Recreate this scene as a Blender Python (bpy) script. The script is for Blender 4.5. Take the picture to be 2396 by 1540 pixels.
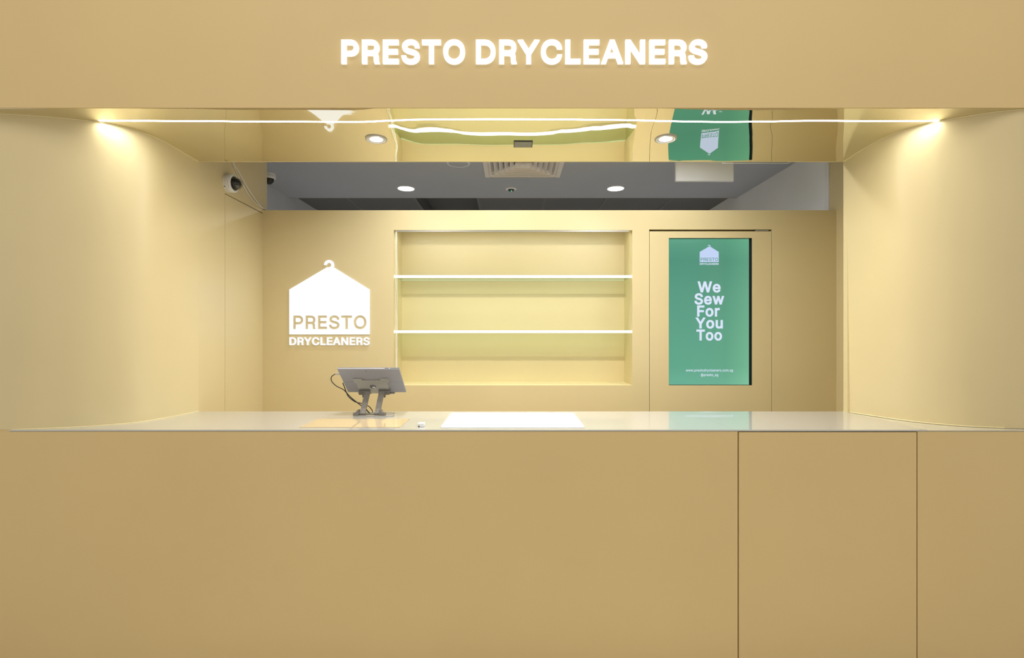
import bpy, math, random
from mathutils import Vector, Matrix
from mathutils.geometry import delaunay_2d_cdt
random.seed(7)
for _o in list(bpy.data.objects): bpy.data.objects.remove(_o)
SC = bpy.context.scene
COL = SC.collection

# ------------------------------------------------------------------ camera, world, exposure
U = 0.00163          # metres per pixel at the fascia plane
D0 = 1.86            # camera to fascia, metres
EYE = 1.36
CX, HY = 1200.0, 776.0
cam = bpy.data.cameras.new('camera')
cam.sensor_width = 36.0
cam.lens = (D0 / U) / 2396 * 36.0
cam.shift_x = -2.0 / 2396
cam.shift_y = 6.0 / 2396
cam.clip_start = 0.05
camo = bpy.data.objects.new('camera', cam)
COL.objects.link(camo)
camo.location = (0, 0, EYE)
camo.rotation_euler = (math.pi / 2, 0, 0)
SC.camera = camo

world = bpy.data.worlds.new('concourse_daylight')
SC.world = world
world.use_nodes = True
_bg = world.node_tree.nodes['Background']
_bg.inputs[0].default_value = (1.0, 0.95, 0.86, 1)
_bg.inputs[1].default_value = 0.62

SC.view_settings.view_transform = 'Standard'
SC.view_settings.look = 'None'
SC.view_settings.gamma = 1.0
SC.view_settings.use_curve_mapping = False
SC.view_settings.exposure = 0.0

def area(name, loc, size, power, color=(1, 1, 1), rot=(0, 0, 0), shape='DISK', size_y=None, parent=None, spread=math.pi):
    l = bpy.data.lights.new(name, 'AREA')
    l.shape = shape; l.size = size
    if size_y: l.size_y = size_y
    l.energy = power; l.color = color; l.spread = spread
    o = bpy.data.objects.new(name, l); COL.objects.link(o)
    o.rotation_euler = rot
    if parent:
        o.parent = parent
        o.location = Vector(loc) - Vector(parent.location)
    else:
        o.location = loc
    return o

# broad unseen fill lamp for the concourse lights, added to grade the fascia
area('concourse_fill_lamp', (0, -0.6, 4.2), 5.0, 66, (1, .96, .90), (math.radians(20), 0, 0), 'RECTANGLE', 2.0)
# recessed lamps in the staff ceiling between counter and back wall
for _x, _p in ((-0.62, 4.5), (-0.10, 4.5), (0.42, 5), (1.02, 4.5)):
    area('staff_ceiling_lamp', (_x, 2.80, 2.60), 0.14, _p, (.92, .96, 1), spread=2.1 if _x < .4 else 2.9)
G={
'P':(445,["60,0 60,509 235,509 263,507 289,503 312,497 332,487 350,476 366,462 379,447 390,430 398,411 404,391 407,370 409,348 407,325 404,304 398,284 390,265 379,248 366,233 350,219 332,207 312,198 289,191 263,187 235,186 109,186 109,242 233,242 252,243 269,246 284,250 297,256 308,264 318,272 327,282 333,294 338,306 342,319 344,333 344,348 344,362 342,376 338,389 333,402 326,413 318,423 308,431 297,439 284,444 268,449 251,451 232,452 125,452 125,0"]),
'R':(449,["60,0 60,509 236,509 264,507 290,504 313,497 333,489 351,478 367,465 380,450 390,433 399,415 405,395 408,374 409,352 408,330 405,309 399,290 390,271 380,255 367,240 351,228 333,217 312,209 289,203 264,199 236,198 96,198 96,255 234,255 252,256 269,258 284,262 298,267 309,273 319,281 327,290 334,300 339,312 342,324 344,338 345,352 344,367 342,380 339,393 334,405 327,415 319,425 309,433 298,440 284,445 269,449 252,451 233,452 125,452 125,0","353,0 230,229 303,229 428,0"]),
'E':(419,["60,0 60,509 372,509 372,452 125,452 125,286 355,286 355,229 125,229 125,57 375,57 375,0"]),
'S':(447,["224,-9 197,-8 172,-4 149,1 128,9 108,19 91,31 76,45 64,60 54,77 46,96 41,115 38,137 104,137 107,123 110,110 116,98 123,88 132,79 142,71 154,64 166,59 180,55 194,52 209,50 224,49 241,50 257,52 272,55 286,60 299,66 311,74 321,82 329,92 336,102 341,114 345,126 346,139 345,151 342,161 338,171 332,179 325,186 316,193 307,199 296,205 245,222 184,239 154,249 128,260 105,274 86,289 71,307 60,326 54,348 52,372 53,393 58,413 65,431 75,448 87,463 102,476 119,488 138,498 158,506 180,511 203,514 227,516 252,514 275,511 296,505 316,498 334,488 351,476 365,463 377,449 387,433 394,415 399,397 401,378 337,378 334,396 326,412 316,426 302,437 286,447 267,453 247,457 225,459 209,458 194,456 180,452 167,448 156,442 145,435 136,427 129,418 123,409 118,398 116,387 115,376 116,363 119,352 124,342 131,334 139,326 148,319 158,313 169,308 212,293 264,279 312,264 324,258 336,252 347,245 359,238 369,229 379,220 387,209 395,198 401,185 405,171 407,155 408,139 407,118 403,99 396,81 386,64 374,48 360,34 343,21 323,11 302,2 278,-4 252,-8"]),
'T':(449,["32,452 32,509 417,509 417,452 257,452 257,0 193,0 193,452"]),
'O':(533,["267,-7 235,-5 205,1 177,11 150,25 126,42 105,63 86,88 70,115 57,146 48,179 42,215 40,254 42,293 48,329 57,362 70,393 86,421 105,445 126,466 150,484 177,498 205,508 235,514 267,516 299,514 329,508 357,498 384,484 408,466 429,445 448,421 464,393 477,362 486,329 491,293 493,254 491,215 486,179 477,146 464,115 448,88 429,63 408,42 384,25 357,11 329,1 299,-5","267,53 289,54 310,59 330,66 349,76 367,89 383,105 396,123 408,144 418,168 425,194 429,223 430,254 429,286 425,314 418,341 408,365 396,386 383,404 367,420 349,433 330,443 310,450 289,454 267,456 245,454 223,450 203,443 184,433 167,420 151,404 137,385 125,364 116,340 109,314 105,285 103,254 105,223 109,194 116,168 125,144 137,123 151,105 167,89 184,76 203,66 223,59 245,54"]),
'D':(502,["219,0 96,0 96,57 215,57 244,58 272,63 296,70 318,81 337,94 354,110 368,128 379,149 388,172 394,198 398,226 399,255 398,285 394,312 388,337 379,361 368,381 354,399 338,415 320,428 299,438 275,446 249,450 221,452 93,452 93,509 225,509 261,507 294,501 325,492 353,478 377,461 399,441 418,418 433,391 446,361 455,329 460,293 462,255 460,217 455,181 446,149 433,119 417,92 398,68 376,48 351,31 322,17 291,8 256,2","125,509 125,0 60,0 60,509"]),
'Y':(472,["203,0 203,208 16,509 91,509 192,344 222,292 250,230 224,230 251,293 280,344 381,509 455,509 268,208 268,0"]),
'C':(510,["267,-7 235,-5 205,1 177,11 150,25 126,42 104,63 86,88 70,115 57,146 48,179 42,215 40,254 42,293 48,329 57,362 70,393 86,421 104,445 126,466 150,484 177,498 205,508 235,514 267,516 286,515 305,513 323,509 340,504 357,498 373,490 388,481 402,471 415,460 427,447 438,433 448,418 456,402 463,385 469,367 473,348 408,348 405,361 401,373 395,384 389,395 382,404 375,413 366,421 357,428 348,435 337,440 327,445 315,449 304,452 292,454 280,455 267,456 245,454 223,450 203,443 184,432 166,419 150,403 137,385 125,364 116,340 109,314 105,285 103,254 105,223 109,194 116,168 125,145 137,123 151,105 166,89 184,76 203,66 223,59 245,54 267,53 280,53 292,55 304,57 315,60 327,64 337,69 348,74 357,81 366,88 375,96 382,105 389,114 395,125 401,136 405,148 408,160 473,160 469,142 463,124 457,107 448,91 438,76 428,62 416,49 402,38 388,28 373,19 357,11 341,5 323,0 305,-4 286,-6"]),
'L':(393,["60,0 60,509 125,509 125,57 361,57 361,0"]),
'A':(480,["16,0 201,509 276,509 463,0 395,0 287,302 264,372 232,478 245,478 213,371 191,302 85,0","110,142 110,199 370,199 370,142"]),
'N':(523,["60,0 60,509 136,509 343,183 363,151 388,107 414,55 405,54 401,108 399,157 399,195 399,509 463,509 463,0 387,0 202,290 177,331 148,381 108,452 119,454 122,384 124,328 125,291 125,0"]),
'W':(686,["155,0 16,509 82,509 163,196 175,145 187,94 197,40 189,40 200,94 211,145 224,196 306,509 380,509 462,196 474,145 486,94 497,40 488,40 499,94 510,145 523,196 603,509 670,509 530,0 455,0 368,323 351,391 336,475 350,475 335,395 318,323 230,0"]),
'F':(410,["60,0 60,509 369,509 369,452 125,452 125,278 346,278 346,221 125,221 125,0"]),
'U':(517,["259,-8 230,-7 203,-2 177,5 154,15 133,28 114,43 98,60 85,80 74,101 66,124 62,148 60,173 60,509 124,509 124,178 125,160 128,144 133,128 141,113 150,99 160,87 173,77 187,68 203,61 220,56 239,53 259,52 279,53 298,56 315,61 331,68 345,77 357,87 368,99 377,113 384,128 389,144 392,160 393,178 393,509 457,509 457,173 456,148 451,124 443,101 433,80 419,60 403,43 384,28 363,15 340,5 315,-2 288,-7"]),
'V':(480,["204,0 16,509 84,509 192,206 215,137 248,31 235,31 267,138 290,206 395,509 463,509 278,0"]),
'w':(567,["138,0 23,379 87,379 133,214 154,137 175,41 165,41 186,135 206,214 252,379 316,379 362,214 382,136 402,41 391,41 413,135 434,214 480,379 545,379 429,0 368,0 319,172 305,225 291,280 277,338 291,338 277,280 263,225 248,172 199,0"]),
'e':(404,["212,-8 185,-7 161,-2 138,6 117,16 98,30 82,46 68,64 56,85 46,108 40,132 35,159 34,187 35,215 39,242 46,267 55,290 67,311 81,329 97,346 115,359 135,370 157,378 180,383 205,384 221,384 236,382 251,379 266,374 280,368 294,361 307,351 319,341 331,329 341,315 350,299 357,282 363,263 368,242 370,219 371,194 371,169 75,169 75,221 338,221 310,202 309,220 307,237 303,254 298,269 291,282 283,294 273,305 263,314 250,321 237,326 222,329 205,330 189,329 173,326 159,321 146,313 135,304 125,294 116,282 109,270 103,256 99,241 97,226 96,211 96,178 97,157 100,139 104,122 110,106 118,92 128,80 139,70 151,61 165,55 179,50 195,47 212,46 224,47 234,48 244,50 254,53 263,56 271,61 278,66 285,73 292,80 297,88 302,96 306,105 365,91 360,77 353,63 345,51 335,39 324,29 311,19 298,11 283,4 266,-1 249,-5 231,-7"]),
'o':(415,["207,-8 182,-7 159,-2 137,6 117,16 98,30 82,46 68,64 56,85 46,108 40,133 36,159 34,187 36,216 40,243 46,268 56,291 68,312 82,330 98,346 117,360 137,371 159,378 182,383 207,384 233,383 256,378 278,371 299,360 317,346 333,330 347,312 359,291 369,268 376,243 380,216 381,187 380,159 376,133 369,108 359,85 347,64 333,46 317,30 299,16 278,6 256,-2 233,-7","207,46 226,48 242,51 257,57 270,66 282,76 292,89 300,102 307,117 312,134 316,151 318,169 319,187 318,206 316,224 312,242 307,258 300,274 292,287 282,300 270,310 257,319 242,325 226,329 207,330 189,329 173,325 158,319 145,310 134,300 124,287 115,274 108,258 103,242 99,224 97,206 96,187 97,169 99,151 103,134 108,117 115,102 124,89 134,76 145,66 158,57 173,51 189,48"]),
'r':(259,["53,0 53,379 112,379 112,321 115,321 122,335 130,347 140,358 152,367 166,375 181,380 196,384 213,385 229,384 243,384 243,322 230,324 207,326 194,325 182,323 170,319 159,315 149,309 140,301 132,293 126,284 121,273 117,262 114,250 114,237 114,0"]),
'u':(410,["182,-5 164,-4 146,-1 130,4 115,11 101,20 89,31 78,44 69,59 62,76 57,95 54,116 53,139 53,379 114,379 114,144 115,123 119,105 127,89 137,75 150,64 164,56 181,52 200,50 213,51 226,53 238,57 249,62 259,69 268,77 276,86 283,97 289,109 293,122 295,137 296,153 296,379 357,379 357,0 298,0 298,92 307,92 297,67 286,47 272,30 257,17 240,7 222,0 203,-4"]),
's':(365,["182,-8 163,-7 145,-5 128,-2 112,3 98,10 84,18 72,27 62,38 53,50 45,63 40,78 36,94 94,107 99,92 105,79 114,69 124,60 136,54 150,49 165,46 181,45 200,46 217,50 232,55 244,62 255,71 262,81 267,91 268,103 267,112 265,121 260,129 254,136 246,142 237,147 225,151 212,155 149,170 125,177 104,186 87,196 72,208 61,222 53,237 48,255 47,274 48,290 51,305 57,319 65,332 75,343 87,354 100,363 115,370 131,377 149,381 167,384 187,384 206,384 223,381 239,378 254,372 267,366 279,358 290,349 299,339 307,328 314,316 319,303 324,290 268,277 264,288 258,298 251,307 243,316 232,323 219,328 205,331 187,333 171,332 156,329 143,324 131,317 121,308 114,299 110,289 109,277 110,267 112,258 117,250 124,243 133,237 144,232 157,227 172,223 229,209 254,202 275,194 292,183 306,171 317,158 325,142 330,125 331,107 330,90 326,75 321,61 312,47 302,35 290,24 276,15 260,6 242,0 223,-5 203,-7"]),
'n':(410,["114,227 114,0 53,0 53,379 112,379 112,287 102,287 112,312 124,332 137,349 152,362 169,372 187,379 207,383 227,384 246,383 264,380 280,376 295,369 309,360 321,349 332,336 341,321 348,304 353,285 356,264 357,240 357,0 296,0 296,235 295,256 290,275 283,291 273,304 260,315 246,323 229,328 210,329 197,328 184,326 172,322 161,317 150,311 141,303 133,293 126,283 121,271 117,257 114,243"]),
'g':(425,["207,-151 187,-150 168,-148 150,-144 134,-140 119,-134 105,-127 93,-119 82,-110 73,-101 64,-91 57,-80 51,-69 101,-41 122,-66 128,-72 136,-78 145,-83 154,-88 165,-92 178,-95 192,-97 207,-97 229,-96 249,-92 267,-85 282,-75 295,-62 304,-47 310,-28 311,-6 311,68 306,68 287,41 280,34 272,28 263,21 252,16 241,11 227,8 212,5 195,5 173,6 152,10 132,17 113,27 95,39 80,53 67,71 55,90 46,112 39,136 35,163 34,191 35,220 39,246 46,271 55,293 66,314 80,332 95,347 112,361 131,371 152,378 173,383 196,384 213,384 228,382 242,378 253,373 264,367 273,360 281,353 288,346 308,319 313,319 313,379 372,379 372,-9 371,-32 367,-54 360,-73 350,-90 338,-104 324,-117 308,-127 291,-136 271,-142 251,-147 229,-150","205,59 222,60 237,63 251,68 264,75 275,84 285,95 293,107 300,121 305,137 309,154 312,172 312,193 312,212 309,231 305,248 300,264 293,278 285,291 275,303 264,312 251,320 237,325 222,329 205,330 188,329 172,325 158,320 145,312 134,302 124,290 115,277 109,262 103,246 99,229 97,212 96,193 97,173 99,155 103,138 109,123 116,108 124,96 134,85 145,76 158,68 172,63 188,60"]),
't':(227,["204,379 204,327 6,327 6,379","65,471 126,471 126,98 127,86 128,76 132,68 136,61 142,56 150,53 159,51 170,50 185,51 202,54 213,2 192,-3 168,-4 145,-3 125,2 107,10 92,21 80,35 72,52 67,71 65,93"]),
'd':(424,["195,-8 172,-7 151,-2 130,5 111,16 94,29 79,45 66,64 55,84 46,108 39,133 35,160 34,189 35,218 39,245 46,270 55,293 66,313 79,332 95,347 112,361 131,371 151,378 173,383 196,384 213,384 228,381 241,378 253,373 263,367 272,360 280,353 287,346 306,319 311,319 311,509 372,509 372,0 313,0 313,59 307,59 287,31 280,24 272,17 263,10 252,4 241,-1 227,-5 212,-7","205,47 221,48 236,51 250,57 263,65 274,75 284,86 293,100 299,115 305,132 309,150 311,169 312,189 311,210 309,229 305,247 300,263 293,278 284,291 275,302 263,312 251,320 237,325 221,329 205,330 187,329 172,325 157,319 145,311 133,301 124,290 115,276 108,261 103,245 99,227 97,209 96,189 97,170 99,151 103,133 109,117 115,101 124,88 134,76 145,66 158,57 172,51 188,48"]),
'y':(389,["47,-139 61,-86 71,-87 80,-89 88,-90 96,-90 104,-89 111,-87 118,-84 124,-80 130,-74 136,-67 141,-58 146,-48 151,-36 163,-1 17,379 84,379 165,155 187,87 206,21 184,21 202,87 224,155 305,379 371,379 204,-58 198,-72 191,-85 184,-97 177,-107 168,-116 159,-124 150,-130 139,-136 128,-140 117,-143 104,-145 91,-145 65,-143"]),
'c':(396,["207,-8 182,-7 159,-2 137,6 117,16 98,30 82,46 68,64 56,85 46,108 40,133 36,159 34,187 36,216 40,243 46,268 56,291 68,312 82,330 98,346 117,360 137,371 159,378 182,383 207,384 221,384 234,383 247,380 260,377 272,373 284,368 295,362 305,356 315,349 324,341 332,332 340,322 347,312 353,301 358,289 362,277 303,262 290,289 270,311 242,325 207,330 189,329 173,325 158,319 145,310 134,300 124,287 115,274 108,258 103,242 99,224 97,206 96,187 97,169 99,151 103,134 108,117 115,102 124,89 134,76 145,66 158,57 173,51 189,48 207,46 243,52 271,66 292,89 304,117 363,102 359,90 354,78 348,67 341,56 334,46 325,37 316,29 306,21 296,15 285,9 273,4 261,-1 248,-4 235,-6 221,-8"]),
'l':(189,["139,-2 119,-1 101,3 86,10 74,20 65,33 58,47 54,65 53,84 53,509 114,509 114,99 114,87 115,77 117,68 120,62 124,58 130,54 137,53 146,52 160,53 170,54 181,3 162,-1"]),
'a':(389,["160,-9 142,-8 126,-5 110,-1 94,5 80,12 68,22 57,32 48,45 40,58 35,73 31,90 30,108 31,123 34,138 38,150 43,161 50,171 58,179 67,187 78,193 89,199 100,203 112,207 125,211 178,220 234,227 244,228 252,230 259,232 265,235 270,238 273,243 275,248 276,255 276,257 275,268 273,279 271,288 267,297 262,304 256,311 248,317 240,322 230,326 220,329 208,330 196,331 183,330 171,329 159,326 149,322 140,318 132,313 124,307 118,301 112,294 107,288 103,281 100,274 41,291 48,308 57,322 67,335 79,346 91,355 104,364 118,370 133,375 148,379 163,382 179,384 194,384 239,379 251,376 263,372 275,367 286,360 296,353 306,343 315,333 322,320 329,306 333,290 336,272 337,251 337,0 277,0 277,52 272,52 252,25 244,18 236,12 226,6 215,1 203,-3 190,-6 176,-8","170,45 187,46 202,49 216,53 228,59 239,66 248,74 257,83 263,93 269,104 272,115 275,126 276,138 276,190 259,182 231,176 200,171 175,168 134,159 125,155 117,150 110,145 103,139 98,132 95,124 93,115 92,105 92,95 94,87 98,79 102,72 107,66 114,61 121,56 130,52 139,49 149,47 159,46"]),
'm':(610,["53,0 53,379 112,379 112,295 108,295 112,310 118,323 125,335 132,346 141,355 151,363 161,370 172,376 183,380 195,384 207,386 219,386 239,385 257,380 273,372 287,361 299,347 309,331 316,314 321,295 312,295 317,308 322,321 329,332 337,343 347,353 357,361 368,369 381,375 394,380 407,383 422,385 437,386 453,385 468,383 483,378 497,372 510,364 522,354 532,342 541,328 548,313 553,296 556,276 557,255 557,0 496,0 496,254 494,273 490,289 483,302 473,313 460,321 447,326 433,329 419,330 406,330 395,328 384,324 374,320 365,314 358,307 351,299 345,290 341,280 338,270 336,259 335,247 335,0 274,0 274,260 273,275 269,288 262,301 253,311 242,320 229,326 215,329 199,330 188,330 178,328 168,325 158,320 148,314 140,307 132,299 126,289 121,278 117,266 114,253 114,238 114,0"]),
'.':(188,["95,-4 86,-4 78,-1 70,3 63,9 57,16 53,24 50,32 50,41 50,50 53,59 57,66 63,73 70,79 78,83 86,86 95,87 104,86 113,83 121,79 128,73 134,66 138,59 140,50 141,41 140,32 138,24 134,16 128,9 121,3 113,-1 104,-4"]),
'@':(676,["355,-135 319,-134 284,-130 252,-123 221,-114 193,-102 167,-88 144,-72 122,-53 103,-31 87,-8 73,18 61,46 52,77 45,109 42,143 40,179 42,215 46,248 52,280 61,309 73,337 87,363 104,387 123,408 144,427 167,444 192,458 220,470 249,480 281,486 314,490 349,492 383,490 415,486 445,479 472,469 498,457 522,442 543,426 562,407 579,387 594,366 607,343 617,319 625,294 631,268 634,242 635,215 631,142 628,124 625,107 620,91 615,76 608,62 599,49 590,38 579,28 566,21 551,15 535,12 517,11 476,17 466,20 457,24 449,29 441,36 434,42 429,50 425,59 423,68 420,68 415,58 408,48 399,38 388,30 376,22 361,17 345,14 326,13 305,14 285,18 267,25 251,35 236,48 224,62 213,78 204,96 197,116 192,137 189,159 188,182 190,205 193,226 199,246 207,265 217,282 228,297 242,311 257,322 274,331 291,338 310,342 330,343 346,342 360,340 373,336 385,331 395,325 404,319 411,312 416,306 419,306 419,335 474,335 474,110 474,100 476,91 480,82 485,74 491,68 499,63 508,60 518,59 530,60 540,63 549,68 557,76 563,85 568,97 572,111 576,127 578,145 580,166 581,190 581,215 580,237 577,259 573,280 567,301 558,320 548,339 537,357 523,373 507,388 490,402 471,414 450,424 427,432 402,438 376,441 347,442 319,441 292,438 266,432 242,424 220,414 199,402 181,388 164,372 149,354 135,334 124,312 115,289 107,263 102,236 99,208 98,178 99,147 102,119 107,91 115,66 124,43 135,21 149,1 165,-17 182,-32 201,-46 223,-58 246,-68 271,-75 298,-81 327,-84 357,-85 412,-80 458,-69 489,-59 504,-107 464,-120 411,-131","329,65 345,66 359,68 372,72 382,78 392,86 400,95 407,106 412,118 416,133 419,148 421,166 422,185 421,204 419,221 416,236 411,249 406,260 399,269 390,276 381,282 370,286 358,289 345,291 331,292 317,291 305,288 293,284 283,277 273,269 265,260 258,250 252,239 248,226 244,213 242,199 242,185 242,169 244,154 247,139 251,125 256,112 262,101 270,90 279,81 289,74 301,69 315,66"]),
'_':(319,["319,0 319,-56 0,-56 0,0"]),
'p':(424,["53,-143 53,379 112,379 112,319 118,319 137,346 144,353 152,360 161,367 171,373 183,378 197,381 212,384 229,384 252,383 274,378 294,371 313,361 330,347 345,332 359,313 370,293 379,270 385,245 389,218 390,189 389,160 385,133 379,108 370,84 359,64 346,45 330,29 313,16 294,5 274,-2 252,-7 229,-8 213,-7 198,-5 184,-1 173,4 162,10 153,17 145,24 138,31 118,59 114,59 114,-143","220,47 237,48 253,51 267,57 279,66 291,76 301,88 309,101 316,117 321,133 325,151 327,170 328,189 327,209 325,227 321,245 316,261 309,276 301,290 291,301 280,311 267,319 253,325 237,329 220,330 203,329 188,325 174,320 161,312 150,302 140,291 132,278 125,263 120,247 116,229 113,210 113,189 113,169 116,150 120,132 125,115 132,100 140,86 150,75 162,65 174,57 188,51 204,48"]),
'i':(167,["53,0 53,379 114,379 114,0","84,443 75,444 67,446 60,449 54,455 48,461 44,468 42,475 41,483 42,491 44,499 48,506 54,512 60,517 67,521 75,523 84,524 92,523 100,521 107,517 114,512 119,506 123,499 126,491 126,483 126,475 123,468 119,461 114,455 107,449 100,446 92,444"]),
}
# ------------------------------------------------------------------ helpers
def P(px, py, s):
    return Vector(((px - CX) * U / s, D0 / s, EYE - (py - HY) * U / s))
def Y(s): return D0 / s
S_C, S_B, S_W = 0.934, 0.7597, 0.592
Z_SOF = EYE + 524 * U
Z_CNT = EYE - 246 * U
Z_CEIL = EYE + 765 * U
Y_C, Y_B, Y_W = Y(S_C), Y(S_B), Y(S_W)

class MB:
    def __init__(s): s.v = []; s.f = []; s.sm = []
    def add(s, vs, fs, smooth=False):
        n = len(s.v); s.v += [Vector(v) for v in vs]
        s.f += [tuple(n + i for i in f) for f in fs]; s.sm += [smooth] * len(fs); return s
    def box(s, a, b):
        x0, y0, z0 = a; x1, y1, z1 = b
        return s.add([(x0,y0,z0),(x1,y0,z0),(x1,y1,z0),(x0,y1,z0),(x0,y0,z1),(x1,y0,z1),(x1,y1,z1),(x0,y1,z1)],
                     [(0,3,2,1),(4,5,6,7),(0,1,5,4),(1,2,6,5),(2,3,7,6),(3,0,4,7)])
    def obox(s, c, ax, ay, az):      # centre and three half-axis vectors
        c, ax, ay, az = map(Vector, (c, ax, ay, az)); vs = []
        for k in (-1, 1):
            for i, j in ((-1,-1),(1,-1),(1,1),(-1,1)): vs.append(c + ax*i + ay*j + az*k)
        return s.add(vs, [(0,3,2,1),(4,5,6,7),(0,1,5,4),(1,2,6,5),(2,3,7,6),(3,0,4,7)])
    def prism(s, pts, ext):          # outline of points swept by a vector
        pts = [Vector(p) for p in pts]; e = Vector(ext); n = len(pts)
        fs = [tuple(range(n)), tuple(range(2*n-1, n-1, -1))]
        fs += [(i, n+i, n+(i+1) % n, (i+1) % n) for i in range(n)]
        return s.add(pts + [p + e for p in pts], fs)
    def tube(s, path, r, n=10):
        path = [Vector(p) for p in path]; vs = []; fs = []
        up = Vector((0.13, 0.21, 1)).normalized()
        for i, p in enumerate(path):
            t = (path[min(i+1, len(path)-1)] - path[max(i-1, 0)]).normalized()
            a = t.cross(up)
            if a.length < 1e-3: a = t.cross(Vector((1, 0, 0)))
            a.normalize(); b = t.cross(a)
            for k in range(n):
                q = 2*math.pi*k/n; vs.append(p + a*math.cos(q)*r + b*math.sin(q)*r)
        for i in range(len(path)-1):
            for k in range(n):
                fs.append((i*n+k, i*n+(k+1) % n, (i+1)*n+(k+1) % n, (i+1)*n+k))
        m = len(path) - 1
        fs += [tuple(range(n-1, -1, -1)), tuple(m*n+k for k in range(n))]
        return s.add(vs, fs, True)
    def lathe(s, prof, c, axis=(0, 0, 1), n=40, smooth=True):   # prof: (radius, height along axis)
        c = Vector(c); w = Vector(axis).normalized()
        u = w.cross(Vector((0, 1, 0)) if abs(w.y) < .9 else Vector((1, 0, 0))).normalized(); v = w.cross(u)
        vs = []; fs = []
        for r, h in prof:
            for k in range(n):
                q = 2*math.pi*k/n; vs.append(c + w*h + (u*math.cos(q) + v*math.sin(q))*r)
        for i in range(len(prof)-1):
            for k in range(n):
                fs.append((i*n+k, i*n+(k+1) % n, (i+1)*n+(k+1) % n, (i+1)*n+k))
        return s.add(vs, fs, smooth)
    def grid(s, rows, smooth=True):
        nr, nc = len(rows), len(rows[0])
        vs = [p for r in rows for p in r]
        fs = [(i*nc+j, i*nc+j+1, (i+1)*nc+j+1, (i+1)*nc+j) for i in range(nr-1) for j in range(nc-1)]
        return s.add(vs, fs, smooth)

ORG = {}
def obj(name, mb, mat, parent=None, origin=None, bevel=0):
    if parent is not None:
        org = ORG[parent.name]; loc = Vector((0, 0, 0))
    else:
        if origin is None:
            xs = [v.x for v in mb.v]; ys = [v.y for v in mb.v]; zs = [v.z for v in mb.v]
            origin = ((min(xs)+max(xs))/2, (min(ys)+max(ys))/2, min(zs))
        org = Vector(origin); loc = org
    me = bpy.data.meshes.new(name)
    me.from_pydata([tuple(v - org) for v in mb.v], [], mb.f)
    for p, sm in zip(me.polygons, mb.sm): p.use_smooth = sm
    import bmesh
    bm = bmesh.new(); bm.from_mesh(me); bmesh.ops.remove_doubles(bm, verts=bm.verts, dist=1e-6)
    bmesh.ops.recalc_face_normals(bm, faces=bm.faces); 
    for e_ in bm.edges:
        if len(e_.link_faces) != 2 or e_.calc_face_angle(0) > .55: e_.smooth = False
    bm.to_mesh(me); bm.free()
    me.materials.append(mat)
    o = bpy.data.objects.new(name, me); COL.objects.link(o)
    o.location = loc
    if parent is not None: o.parent = parent
    ORG[o.name] = org
    if bevel:
        b = o.modifiers.new('bevel', 'BEVEL'); b.width = bevel; b.segments = 3; b.limit_method = 'ANGLE'
        b.angle_limit = math.radians(40)
        for p in me.polygons: p.use_smooth = False
    return o
def tag(o, label=None, cat=None, group=None, kind=None):
    if label: o['label'] = label
    if cat: o['category'] = cat
    if group: o['group'] = group
    if kind: o['kind'] = kind
    return o
def empty(name, loc, label, cat, group=None):
    o = bpy.data.objects.new(name, None); COL.objects.link(o); o.location = loc; o.empty_display_size = .1
    ORG[o.name] = Vector(loc)
    return tag(o, label, cat, group)
def struct(name, mb, mat, **k):
    return tag(obj(name, mb, mat, **k), kind='structure')
def copy_tree(root, loc):
    c = root.copy(); COL.objects.link(c); c.location = loc
    def rec(src, dst):
        for ch in list(src.children):
            d = ch.copy()
            if d.type == 'LIGHT': d.data = ch.data
            COL.objects.link(d); d.parent = dst; rec(ch, d)
    rec(root, c)
    return c

# ------------------------------------------------------------------ materials
def mat(name, col, rough=.5, metal=0., spec=.5, emit=None, es=0., noise=None, bump=None, coat=0., ior=None):
    m = bpy.data.materials.new(name); m.use_nodes = True
    nt = m.node_tree; b = nt.nodes['Principled BSDF']
    b.inputs['Base Color'].default_value = (*col, 1)
    b.inputs['Roughness'].default_value = rough
    b.inputs['Metallic'].default_value = metal
    b.inputs['Specular IOR Level'].default_value = spec
    b.inputs['Coat Weight'].default_value = coat
    b.inputs['Coat Roughness'].default_value = .012; b.inputs['Coat IOR'].default_value = 1.7
    if ior: b.inputs['IOR'].default_value = ior
    if emit:
        b.inputs['Emission Color'].default_value = (*emit, 1); b.inputs['Emission Strength'].default_value = es
    tc = nt.nodes.new('ShaderNodeTexCoord')
    if noise:      # (scale, amount): faint mottling of the base colour
        n = nt.nodes.new('ShaderNodeTexNoise'); n.inputs['Scale'].default_value = noise[0]; n.inputs['Detail'].default_value = 4
        nt.links.new(tc.outputs['Object'], n.inputs['Vector'])
        mx = nt.nodes.new('ShaderNodeMix'); mx.data_type = 'RGBA'
        a = noise[1]
        mx.inputs[6].default_value = (*[c*(1-a) for c in col], 1)
        mx.inputs[7].default_value = (*[min(1, c*(1+a)) for c in col], 1)
        nt.links.new(n.outputs['Fac'], mx.inputs[0]); nt.links.new(mx.outputs[2], b.inputs['Base Color'])
    if bump:       # (scale, strength, distance)
        n = nt.nodes.new('ShaderNodeTexNoise'); n.inputs['Scale'].default_value = bump[0]
        nt.links.new(tc.outputs['Object'], n.inputs['Vector'])
        bp = nt.nodes.new('ShaderNodeBump'); bp.inputs['Strength'].default_value = bump[1]; bp.inputs['Distance'].default_value = bump[2]
        nt.links.new(n.outputs['Fac'], bp.inputs['Height']); nt.links.new(bp.outputs['Normal'], b.inputs['Normal'])
    return m
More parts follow.
